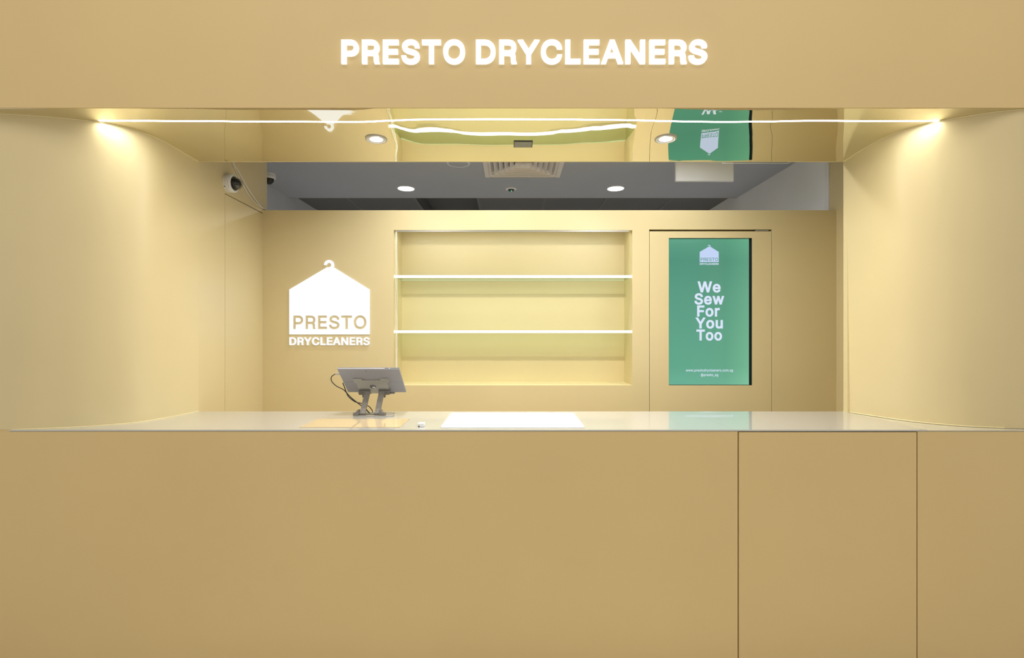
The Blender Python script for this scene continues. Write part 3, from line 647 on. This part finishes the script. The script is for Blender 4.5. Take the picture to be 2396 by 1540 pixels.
# wall logo
lg = empty('wall_logo', P(770, 808, S_W), 'white glowing clothes-hanger house logo reading PRESTO DRYCLEANERS on the back wall', 'sign')
sl = D0/(Y_W-.009)
ho = house_outline(676.6, 864.8, 782.7, 677.6, 769.6, 620.2, 11.9, 5.1, 625.2)
for c in ho:
    if (_area(c) > 0) != (_area(ho[0]) > 0): c.reverse()
cut = [c for l in text_polys('PRESTO', 19, 685.3, 857.2, 770.2, 738.6) for c in l]
obj('hanger_panel', solid(MB(), region([ho, cut], lambda w: w[0] != 0 and w[1] == 0), lambda x, y: P(x, y, sl), (0, .006, 0)), M_LOGO, lg)
for l in text_polys('DRYCLEANERS', 23, 676.8, 864.6, 807.8, 789.3):
    obj('letter', letter_mb(l, sl, (0, .006, 0)), M_LOGO, lg)

# niche fittings
pf = empty('niche_light_profile', ((NXL+NXR)/2, Y_W+.02, NZT), 'slim grey aluminium light profile under the top edge of the niche', 'light strip')
obj('profile', MB().box((wx(927), Y_W+.004, NZT-.0095), (wx(1472), Y_W+.03, NZT-.0005)), M_ALUD, pf)
obj('diffuser', MB().box((wx(928), Y_W+.0305, NZT-.008), (wx(1471), Y_W+.034, NZT-.0015)), M_SHELF, pf)
area('niche_light', ((NXL+NXR)/2, Y_W+.038, NZT-.005), NXR-NXL-.06, 1.6, (.93, 1, .88), (math.radians(25), 0, 0), 'RECTANGLE', .012)
def shelf(py, label):
    z = wz(py); fy = Y_W+.006
    r = empty('glass_shelf', ((NXL+NXR)/2, fy, z-.008), label, 'shelf', 'glass shelves in the niche')
    obj('glass', MB().box((NXL+.0005, fy+.011, z-.005), (NXR-.0005, YN-.004, z+.005)), M_GLASS, r)
    obj('led_edge', MB().box((NXL+.0005, fy, z-.0075), (NXR-.0005, fy+.010, z+.0075)), M_SHELF, r)
    obj('rear_edge_glow', MB().box((NXL+.0005, YN-.0038, z-.0035), (NXR-.0005, YN-.0005, z+.0028)), M_EDGE, r)  # glowing strip put in for LED light scattered at the glass's rear edge
    return r
shelf(646.8, 'upper clear glass shelf with glowing white front edge in the gold niche')
shelf(776.4, 'lower clear glass shelf with glowing white front edge in the gold niche')

# bead chain hanging at the niche's left edge
ch = MB()
zt_, zb_ = wz(543), wz(866)
n = 190
for k in range(n):
    t = k/(n-1); z = zt_+(zb_-zt_)*t
    for sgn in (-1, 1):
        gap = .0042*(math.sin(math.pi*min(1, t*1.02))**.35 if t < .98 else .2)
        c0 = Vector((wx(927.3)+sgn*gap + .0015*t, Y_W-.004, z + (0 if sgn < 0 else .002)))
        r_ = .0026
        ch.add([c0+Vector(v)*r_ for v in ((1,0,0),(-1,0,0),(0,1,0),(0,-1,0),(0,0,1),(0,0,-1))],
               [(0,2,4),(2,1,4),(1,3,4),(3,0,4),(2,0,5),(1,2,5),(3,1,5),(0,3,5)], True)
for sgn in (-1, 1): ch.tube([(wx(927.3)+sgn*.0042, Y_W-.004, zt_), (wx(927.3)+sgn*.0042+.0015, Y_W-.004, zb_)], .0008, 5)
tag(obj('bead_chain', ch, mat('white_beads', (.85, .84, .80), .3)), 'white beaded pull chain hanging down the left edge of the niche', 'chain')

# ------------------------------------------------------------------ tablet on its stand
TT, TB = Vector((0, 2.298, 1.183)), Vector((0, 2.450, 1.0545))
dv = (TB-TT); dvn = dv.normalized(); nrm = Vector((0, -dvn.z, dvn.y)).normalized()
if nrm.y > 0: nrm = -nrm                    # towards the customer side, downwards
def tp(px, py, off=0.0):                   # a point on the tablet's back, found along the view ray
    d_ = Vector(((px-CX)*U/D0, 1, -(py-HY)*U/D0)); o_ = Vector((0, 0, EYE)); q = TT + nrm*off
    t = (q-o_).dot(nrm)/d_.dot(nrm); return o_ + d_*t
tb = empty('tablet', (-.69, 2.37, 1.0545), 'grey tablet computer seen from behind, leaning on the stand on the counter', 'tablet')
xl, xr = -.828, -.536
body = MB().prism([Vector((xl, 0, 0))+TT, Vector((xr, 0, 0))+TT, Vector((xr, 0, 0))+TB, Vector((xl, 0, 0))+TB], -nrm*.0085)
obj('body', body, M_TAB, tb, bevel=.0022)
q = TT - nrm*.0086
obj('glass_front', MB().prism([Vector((xl+.002, 0, 0))+q, Vector((xr-.002, 0, 0))+q, Vector((xr-.002, 0, 0))+TB-nrm*.0086-dvn*.002, Vector((xl+.002, 0, 0))+TB-nrm*.0086-dvn*.002], -nrm*.0008), M_TAB, tb)
obj('camera_lens', MB().lathe([(.0001, .0006), (.0022, .0006), (.0024, -.001)], tp(856.5, 868.6), nrm, 16), M_BLACK, tb)
kk = tp(930, 893.5)
obj('kickstand_hinge', MB().obox(Vector(((xl+xr)/2, kk.y, kk.z))+nrm*.0001, (.1455, 0, 0), dvn*.0003, nrm*.0002), mat('hinge_line', (.22, .22, .22), .5), tb)
for a, b in ((900, 909), (912, 934)):
    c1 = tp((a+b)/2, 864.5); c1.y = TT.y; c1.z = TT.z
    obj('button', MB().obox(c1 - nrm*.0045 - dvn*.0003, ((b-a)/2*U/.809, 0, 0), dvn*.0006, nrm*.0012), M_BLACK, tb)
# plug and cables
def cable(name, pts, r, m, label, cat, group=None, n=60):
    pp = catmull3(pts, n); return tag(obj(name, MB().tube(pp, r, 8), m), label, cat, group)
def catmull3(pts, n):
    pts = [Vector(p) for p in pts]; q = [pts[0]*2-pts[1]]+pts+[pts[-1]*2-pts[-2]]; out = []
    seg = len(pts)-1; per = max(2, n//seg)
    for i in range(1, len(q)-2):
        p0, p1, p2, p3 = q[i-1:i+3]
        for k in range(per):
            t = k/per
            out.append(.5*((2*p1)+(p2-p0)*t+(2*p0-5*p1+4*p2-p3)*t*t+(3*p1-p0-3*p2+p3)*t**3))
    out.append(pts[-1]); return out
def tc_(px, py, s): return P(px, py, s)
pl = tp(795, 877, 0)-nrm*.004
cb = empty('charging_cable', (pl.x-.01, pl.y, Z_CNT), 'thin black charging cable looping from the plug at the tablet side', 'cable')
obj('plug', MB().obox(pl+Vector((-.0105, 0, 0)), (.0115, 0, 0), (0, .003, 0), (0, 0, .0042)), M_ALU, cb, bevel=.001)
s1 = D0/pl.y
obj('cord', MB().tube(catmull3([pl+Vector((-.020, 0, 0)), tc_(779, 878.5, s1), tc_(775, 884, s1), tc_(776.5, 893, s1*.998), tc_(787, 903.5, s1*.995), tc_(801, 910.5, s1*.992), tc_(809.5, 918, s1*.988),
     tc_(816, 929, s1*.984), tc_(831, 940.5, s1*.98), tc_(848, 944.5, s1*.975), tc_(863, 951, s1*.97), tc_(871, 961, s1*.968), tc_(873, 969.5, s1*.967)], 80), .0021, 8), M_BLACK, cb)
cable('power_cable', [tc_(802, 896, .770), tc_(806, 906, .772), tc_(811, 919, .776), tc_(823, 932, .779), tc_(838, 944, .78), tc_(852, 954, .781), tc_(862, 964, .783), tc_(867, 969.5, .786)], .0026,
      M_BLACK, 'thicker black cable running from behind the tablet down to the stand base', 'cable')
# stand
st = empty('tablet_stand', (-.665, 2.35, Z_CNT), 'folding grey aluminium stand on the counter holding the tablet', 'tablet stand')
zb0 = Z_CNT+.0004
obj('base_plate', MB().prism([(-.750, 2.288, zb0), (-.579, 2.288, zb0), (-.562, 2.318, zb0), (-.565, 2.335, zb0), (-.582, 2.342, zb0), (-.582, 2.405, zb0), (-.745, 2.405, zb0)], (0, 0, .0035)), M_ALU, st, bevel=.001)
obj('cable_slot', MB().box((-.700, 2.33, zb0+.0036), (-.63, 2.342, zb0+.0042)), M_BLACK, st)
ARM = [(-.7135,), (-.6436,)]
for k, (xc,) in enumerate(ARM):
    sg2 = -1 if k == 0 else 1
    lo = Vector((xc, 2.316, Z_CNT+.012)); hi = Vector((xc+.001, 2.388, Z_CNT+.102))
    d_ = (hi-lo); u_ = d_.normalized(); w_ = Vector((0, -u_.z, u_.y))
    if w_.y > 0: w_ = -w_
    arm = obj('arm', MB().obox((lo+hi)/2, (.0125, 0, 0), u_*(d_.length/2+.004), w_*.006), M_STAND, st, bevel=.0012)
    for f in (.1, .5, .9):
        for e in (-.006, .0065):
            obj('screw', MB().lathe([(.0001, .0004), (.0014, .0004), (.0015, 0)], lo+d_*f+w_*.0061+Vector((e, 0, 0)), w_, 10), M_BLACK, arm)
    # lower hinge bracket: stepped block outside the arm
    xo = xc+sg2*.0145
    yb0, yb1 = 2.296, 2.325
    pr = [(xo, zb0+.0035), (xo+sg2*.025, zb0+.0035), (xo+sg2*.025, zb0+.0165), (xo+sg2*.012, zb0+.0185), (xo+sg2*.006, zb0+.031), (xo, zb0+.031)]
    obj('hinge_bracket', MB().prism([(x, yb0, z) for x, z in pr], (0, yb1-yb0, 0)), M_STAND, st, bevel=.0008)
    obj('hinge_pin', MB().lathe([(.0001, -.016), (.0065, -.016), (.0065, .016), (.0001, .016)], lo, (1, 0, 0), 20), M_STAND, st)
hp = [(826.4,885.5),(844,885.5),(848.6,889.5),(888.2,889.5),(891.4,885),(907.7,885.5),(910,893.6),(906.8,896.4),(911.8,912.7),(912.5,919.5),(837.5,919.5),(840,912.7),(834.5,896.4),(829,895)]
obj('holder_plate', MB().prism([tp(x, y, .0012) for x, y in hp], nrm*.003), M_ALU, st, bevel=.0006)
bk = [(840,912.5),(866,912.5),(866,919.5),(854,920),(853,927.5),(848.5,927.5),(848,921.5),(840,921)]
obj('upper_bracket', MB().prism([tp(x, y, .0045) for x, y in bk], nrm*.008), M_STAND, st, bevel=.0008)
bk = [(886,912.5),(913,912.5),(913,920.5),(903,921.5),(902.5,927.5),(898.5,927.5),(897.5,919.5),(886,919.5)]
obj('upper_bracket', MB().prism([tp(x, y, .0045) for x, y in bk], nrm*.008), M_STAND, st, bevel=.0008)
# lower lip that carries the tablet
lipc = Vector((-.675, TB.y, TB.z))+dvn*.004
obj('lip', MB().obox(lipc - nrm*.004 + Vector((-.052, 0, 0)), (.017, 0, 0), dvn*.003, nrm*.010), M_ALU, st, bevel=.0006)
obj('lip', MB().obox(lipc - nrm*.004 + Vector((.062, 0, 0)), (.020, 0, 0), dvn*.003, nrm*.010), M_ALU, st, bevel=.0006)
dc = tp(872.8, 905, .0046)
disc = MB()
disc.lathe([(.0001, .003), (.0135, .003), (.0150, .0015), (.0155, -.001)], dc, nrm, 32)
bd = obj('badge', disc, mat('badge_grey', (.16, .16, .17), .25, .4), st)
xr_ = Vector((1, 0, 0)); em = MB()
for i in (0, 1):
    for j_ in (0, 1):
        cc = dc + nrm*.0032 + xr_*(.0005+(i*.0078)) + dvn*(-.0005+j_*.0062)
        em.obox(cc, xr_*.0034, dvn*.0027, nrm*.0002)
obj('window_emblem', em, M_WHITE, bd)

# ------------------------------------------------------------------ dome camera on the left wall and its cables
def dome(root, c, ax, k=1.0):
    obj('mount_ring', MB().lathe([(.0001, 0), (.0505*k, 0), (.0515*k, .012*k), (.0512*k, .014*k)], c, ax, 48), M_WHITE, root)
    obj('housing', MB().lathe([(.051*k, .0145*k), (.052*k, .018*k), (.052*k, .034*k), (.049*k, .0395*k), (.044*k, .041*k), (.0395*k, .0405*k), (.0385*k, .036*k)], c, ax, 48), M_WHITE, root)
    pr = [(.038*k*math.cos(math.radians(a)), .040*k+.044*k*math.sin(math.radians(a))) for a in range(0, 90, 6)] + [(.0001, .084*k)]
    obj('dome_cover', MB().lathe(pr, c, ax, 40), M_CLEAR, root)
    w = Vector(ax).normalized()
    obj('camera_module', MB().lathe([(.0355*k, .0405*k), (.031*k, .041*k), (.0305*k, .044*k)] + [(.0305*k*math.cos(math.radians(a_)), .044*k+.030*k*math.sin(math.radians(a_))) for a_ in range(8, 89, 8)] + [(.0001, .074*k)], c, ax, 32), mat('camera_core', (.03, .03, .035), .12, .2), root)
    side = w.cross(Vector((0, 1, 0)) if abs(w.y) < .9 else Vector((1, 0, 0))).normalized()
    lens = c + w*.062*k - side*.010*k + Vector((0, -.012, -.006))*k
    obj('lens', MB().lathe([(.0001, .010*k), (.006*k, .009*k), (.010*k, .005*k), (.0115*k, 0), (.0115*k, -.01*k)], lens, w + Vector((0, -.4, -.5)), 24), mat('lens_glass', (.25, .25, .28), .05, .9), root)
cs = .684
cw = Vector((-.9805*U*1000, Y(cs), 0))
t_ = (Y(cs)-Y_B)/(Y(.5805)-Y_B); wxl = x0+(x1-x0)*t_
c = Vector((wxl+.0012, Y(cs), EYE + (HY-429)*U/cs))
dm = empty('dome_camera', c, 'white dome security camera fixed sideways on the left gold wall', 'security camera')
ax = Vector((1, -.02, -.04)).normalized()
dome(dm, c, ax, .98)
# maker's lettering round the housing, screw hole
mk = MB()
for l in text_polys('SAVLEC', 6, -.021, .021, .0024, -.0024):
    reg = region([l], nz)
    def mp(x, y):
        a = math.radians(200) + x/.051       # angle round the housing, facing the counter
        return c + ax*(.030 - y) + (Vector((0, 1, 0))*math.cos(a) + Vector((0, 0, 1))*math.sin(a))*.0512
    solid(mk, reg, mp, (0, 0, 0))
obj('lettering', mk, mat('grey_print', (.30, .28, .26), .6), dm)
a = math.radians(215)
obj('screw', MB().lathe([(.0001, .0006), (.003, .0004), (.0032, -.001)], c + ax*.007 + Vector((0, math.cos(a), math.sin(a)))*.0506, Vector((0, math.cos(a), math.sin(a))), 14), M_BLACK, dm)
def wallpt(px, py, o=.004):
    # on the left wall: x = x0 + (x1-x0)*(y-Y_B)/(..); solve along the view ray
    k = (px-CX)*U/D0; sl_ = (x1-x0)/(Y(.5805)-Y_B)
    y = (x0+o - sl_*Y_B)/(k - sl_); return Vector((k*y, y, EYE-(py-HY)*U*y/D0))
def wcable(pts, label, r=.0024):
    pts = [wallpt(*p) for p in pts]
    pts.insert(0, pts[0]+Vector((0, -.02, .1)))
    cable('camera_cable', pts, r, M_WHITE, label, 'cable', 'cables on the left wall', 70)
wcable([(543.5, 379), (552, 400), (562, 420), (573, 441), (587, 463), (602, 479), (614, 487), (622, 491.5)], 'white cable curving down the left wall, the lower and left one of the pair')
wcable([(546, 379, .010), (558, 401, .010), (575, 432, .010), (590, 456, .010), (603, 474, .010), (612, 484.5, .009), (623, 491, .009)], 'white cable curving down the left wall, the upper and right one of the pair')

# ------------------------------------------------------------------ staff room ceiling beyond the back wall
SG_ = .4092
YE = Y(SG_)
XGL, XGR = -1239*U*1.03, 1279*U
VX, VY, VH = .078, 3.634, .262
cl = MB().box((XGL, Y_B+.013, Z_CEIL), (XGR+.1, VY-VH, Z_CEIL+.02)).box((XGL, VY+VH, Z_CEIL), (XGR+.1, YE, Z_CEIL+.02)).box((XGL, VY-VH, Z_CEIL), (VX-VH, VY+VH, Z_CEIL+.02)).box((VX+VH, VY-VH, Z_CEIL), (XGR+.1, VY+VH, Z_CEIL+.02))
struct('ceiling', cl, M_CEIL)
struct('wall_left_rear', MB().box((XGL-.05, Y_B-.02, 0), (XGL, 8, 3.0)), M_GREYW)
struct('wall_right_rear', MB().box((XGR+.001, Y_W+.101, 0), (XGR+.05, 8, 3.0)), M_GREYR)
struct('trim_2', MB().box((XGR-.010, Y_W+.004+TH, ZT-.3), (XGR, Y_W+.1+.003, Z_CEIL)), M_WHITE)
struct('wall_rear', MB().box((XGL, 8, 0), (XGR+.05, 8.05, 3.0)), M_GREYW)
struct('floor', MB().box((-6, -4, -.05), (6, 8, 0)), M_FLOOR)
Z3 = EYE+792*U
joints = [-1300, -979, -584, -209, 190, 559, 949, 1345]
rib = mat('ribbed_metal_tile', (.15, .15, .15), .6)
nt = rib.node_tree; b = nt.nodes['Principled BSDF']
tcn = nt.nodes.new('ShaderNodeTexCoord'); wv = nt.nodes.new('ShaderNodeTexWave'); wv.inputs['Scale'].default_value = 24; wv.bands_direction = 'X'
nt.links.new(tcn.outputs['Object'], wv.inputs['Vector'])
rr = nt.nodes.new('ShaderNodeValToRGB'); rr.color_ramp.elements[0].color = (.085, .085, .085, 1); rr.color_ramp.elements[1].color = (.20, .20, .20, 1)
nt.links.new(wv.outputs['Fac'], rr.inputs[0]); nt.links.new(rr.outputs[0], b.inputs['Base Color'])
names = ['leftmost ribbed dark grey ceiling tile beyond the ceiling edge, against the left wall', 'ribbed dark grey ceiling tile left of the open dark ceiling bay', None,
         'ribbed dark grey ceiling tile just right of the open dark ceiling bay', 'ribbed dark grey ceiling tile beyond the ceiling edge, right of centre',
         'ribbed dark grey ceiling tile behind the right round ceiling light', 'rightmost ribbed dark grey ceiling tile beyond the ceiling edge, against the right wall']
for (a, bq), lb in zip(zip(joints, joints[1:]), names):
    if lb is None: continue
    m = MB().box((a*U+.006, YE-.1, Z3), (bq*U-.006, 6.6, Z3+.02))
    tag(obj('ceiling_tile', m, rib), lb, 'ceiling tile', 'ribbed ceiling tiles')
rl = MB()
for a in joints: rl.box((a*U-.012, YE-.1, Z3-.004), (a*U+.012, 6.6, Z3+.001))
rl.box((XGL, 6.6, Z3-.004), (XGR, 8, Z3+.03))
struct('trim_3', rl, mat('grid_rail', (.17, .17, .17), .6))
struct('trim_4', MB().box((XGL, YE-.004, Z_CEIL-.003), (XGR, YE+.002, Z_CEIL-.0002)), mat('ceiling_edge', (.42, .42, .38), .6))
# open bay
ob = MB().box((-584*U+.01, YE-.1, Z3+.16), (-209*U-.01, 6.6, Z3+.17)).box((-584*U-.005, YE-.1, Z3+.021), (-584*U+.01, 6.6, Z3+.16)).box((-209*U-.01, YE-.1, Z3+.021), (-209*U+.005, 6.6, Z3+.16))
struct('ceiling_bay', ob, mat('bay_grey', (.12, .12, .12), .8))
struct('ceiling_upper', MB().box((XGL, YE-.1, Z3+.18), (XGR+.05, 8, Z3+.2)), M_DARK)

# round ceiling lights
def ceiling_light(px, py, label):
    s = (HY-py)/765; c = Vector(((px-CX)*U/s, D0/s, Z_CEIL))
    r = empty('ceiling_light', c, label, 'ceiling light', 'round ceiling lights in the grey ceiling')
    obj('rim', MB().lathe([(.068, .002), (.068, -.003), (.074, -.005), (.079, -.001), (.079, .002)], c), M_WHITE, r)
    obj('diffuser', MB().lathe([(.0001, -.004), (.0675, -.004), (.0675, .001)], c), M_LAMP, r)
    area('ceiling_light_beam', c+Vector((0, 0, -.006)), .12, 24, (.95, .97, 1), parent=r, spread=2.5)
ceiling_light(950, 441, 'round white ceiling light shining in the grey ceiling, left of the air vent')
ceiling_light(1440.5, 441, 'round white ceiling light shining in the grey ceiling, right of the air vent')
# square four-way diffuser
vx, vy = .078, 3.634
vt = empty('air_vent', (vx, vy, Z_CEIL), 'square beige air vent with stepped louvres in the grey ceiling', 'air vent')
def ring(m, a0, z0, a1, z1, th=.0012):
    for i in range(4):
        q0 = [(1, 1), (-1, 1), (-1, -1), (1, -1)][i]; q1 = [(-1, 1), (-1, -1), (1, -1), (1, 1)][i]
        A = Vector((vx+q0[0]*a0, vy+q0[1]*a0, z0)); B = Vector((vx+q1[0]*a0, vy+q1[1]*a0, z0))
        Cc = Vector((vx+q1[0]*a1, vy+q1[1]*a1, z1)); Dd = Vector((vx+q0[0]*a1, vy+q0[1]*a1, z1))
        m.add([A, B, Cc, Dd, A+Vector((0,0,th)), B+Vector((0,0,th)), Cc+Vector((0,0,th)), Dd+Vector((0,0,th))], [(0,1,2,3),(7,6,5,4),(0,4,5,1),(2,6,7,3)])
m = MB(); ring(m, .300, Z_CEIL-.004, .262, Z_CEIL-.006); ring(m, .262, Z_CEIL-.006, .245, Z_CEIL-.001)
ring(m, .300, Z_CEIL-.004, .300, Z_CEIL-.0001)
obj('flange', m, M_VENT, vt)
for k in range(6):
    a = .262-.040*k
    m = MB(); ring(m, a, Z_CEIL-.010, a-.034, Z_CEIL+.019); ring(m, a, Z_CEIL-.010, a+.0002, Z_CEIL-.016)
    obj('louvre', m, M_VENT, vt)
obj('duct', MB().box((vx-.275, vy-.275, Z_CEIL+.08), (vx+.275, vy+.275, Z_CEIL+.1)).box((vx-.275, vy-.275, Z_CEIL+.0205), (vx-.265, vy+.275, Z_CEIL+.08)).box((vx+.265, vy-.275, Z_CEIL+.0205), (vx+.275, vy+.275, Z_CEIL+.08)).box((vx-.265, vy+.265, Z_CEIL+.0205), (vx+.265, vy+.275, Z_CEIL+.08)).box((vx-.265, vy-.275, Z_CEIL+.0205), (vx+.265, vy-.265, Z_CEIL+.08)), M_DARK, vt)
m = MB().box((vx-.022, vy-.022, Z_CEIL-.008), (vx+.022, vy+.022, Z_CEIL-.006)); obj('centre_plate', m, M_VENT, vt)
# the ceiling sheet closes the duct above the louvres
# smoke detector with green lamp
s = (HY-442)/765; c = Vector(((1196-CX)*U/s, D0/s, Z_CEIL))
sd = empty('smoke_detector', c, 'small flat round detector with a green light in the middle of the grey ceiling', 'smoke detector')
obj('base', MB().lathe([(.047, 0), (.047, -.004), (.030, -.007), (.0285, -.0075)], c), M_GREYR, sd)
obj('sensor_head', MB().lathe([(.028, -.007), (.028, -.013), (.016, -.020), (.0001, -.021)], c), mat('detector_dark', (.05, .06, .05), .4), sd)
obj('indicator_lamp', MB().lathe([(.0001, -.024), (.003, -.0235), (.004, -.019)], c+Vector((.003, -.012, 0)), n=12), M_GLED, sd)
# round speaker, mostly hidden behind the soffit
s = .516; c = Vector(((1072.5-CX)*U/s, D0/s, Z_CEIL))
sp = empty('ceiling_speaker', c, 'pale round ceiling speaker grille peeking out below the soffit edge left of the air vent', 'speaker')
obj('rim', MB().lathe([(.075, 0), (.075, -.006), (.082, -.006), (.085, -.001), (.085, 0)], c), M_GREYR, sp)
obj('grille', MB().lathe([(.0001, -.006), (.075, -.0055), (.075, -.001)], c), M_CEIL, sp)
# second dome camera on the ceiling
s = .482; c = Vector(((629-CX)*U/s, D0/s, Z_CEIL))
dm2 = empty('dome_camera', c, 'white security camera with black dome under the grey ceiling, half behind the left wall', 'security camera')
dome(dm2, c, Vector((0, 0, -1)), .98)
for ch_ in dm2.children:
    if ch_.name.startswith('dome_cover'):
        ch_.data.materials[0] = M_BLACK
# hanging blank board
s = .55
hb = empty('hanging_sign', P(1647, 378, s) , 'blank pale grey sign board hanging from the grey ceiling, seen from behind', 'sign')
A = P(1581, 424, s); B = P(1714.5, 378, s)
obj('board', MB().box((A.x, A.y-.006, A.z), (B.x, A.y+.006, Z_CEIL-.03)), mat('board_grey', (.93, .94, .97), .5, noise=(6, .05)), hb)
m = MB().box((A.x-.002, A.y-.009, A.z-.003), (B.x+.002, A.y+.009, A.z)).box((A.x-.003, A.y-.009, A.z), (A.x, A.y+.009, Z_CEIL-.03)).box((B.x, A.y-.009, A.z), (B.x+.003, A.y+.009, Z_CEIL-.03))
obj('frame', m, M_WHITE, hb)
for xx in (A.x+.05, B.x-.05): obj('hanger_rod', MB().tube([(xx, A.y, Z_CEIL-.03), (xx, A.y, Z_CEIL)], .003), M_ALU, hb)
s = .60
A = P(1690, 382.3, s); B = P(1846, 378, s)
h2 = empty('hanging_sign', (.5*(A.x+B.x), A.y, A.z), 'slim white lower frame edge of a hanging glass sign, just under the soffit edge', 'sign')
obj('glass_plate', MB().box((A.x+.006, A.y-.002, A.z+.006), (B.x-.006, A.y+.002, Z_CEIL-.035)), M_GLASS, h2)
m = MB().tube([(A.x, A.y, Z_CEIL-.03), (A.x, A.y, A.z+.004), (A.x+.004, A.y, A.z), (B.x-.004, A.y, A.z), (B.x, A.y, A.z+.004), (B.x, A.y, Z_CEIL-.03)], .0022, 8)
obj('frame', m, M_WHITE, h2)
obj('top_rail', MB().box((A.x-.003, A.y-.01, Z_CEIL-.035), (B.x+.003, A.y+.01, Z_CEIL)), M_WHITE, h2)
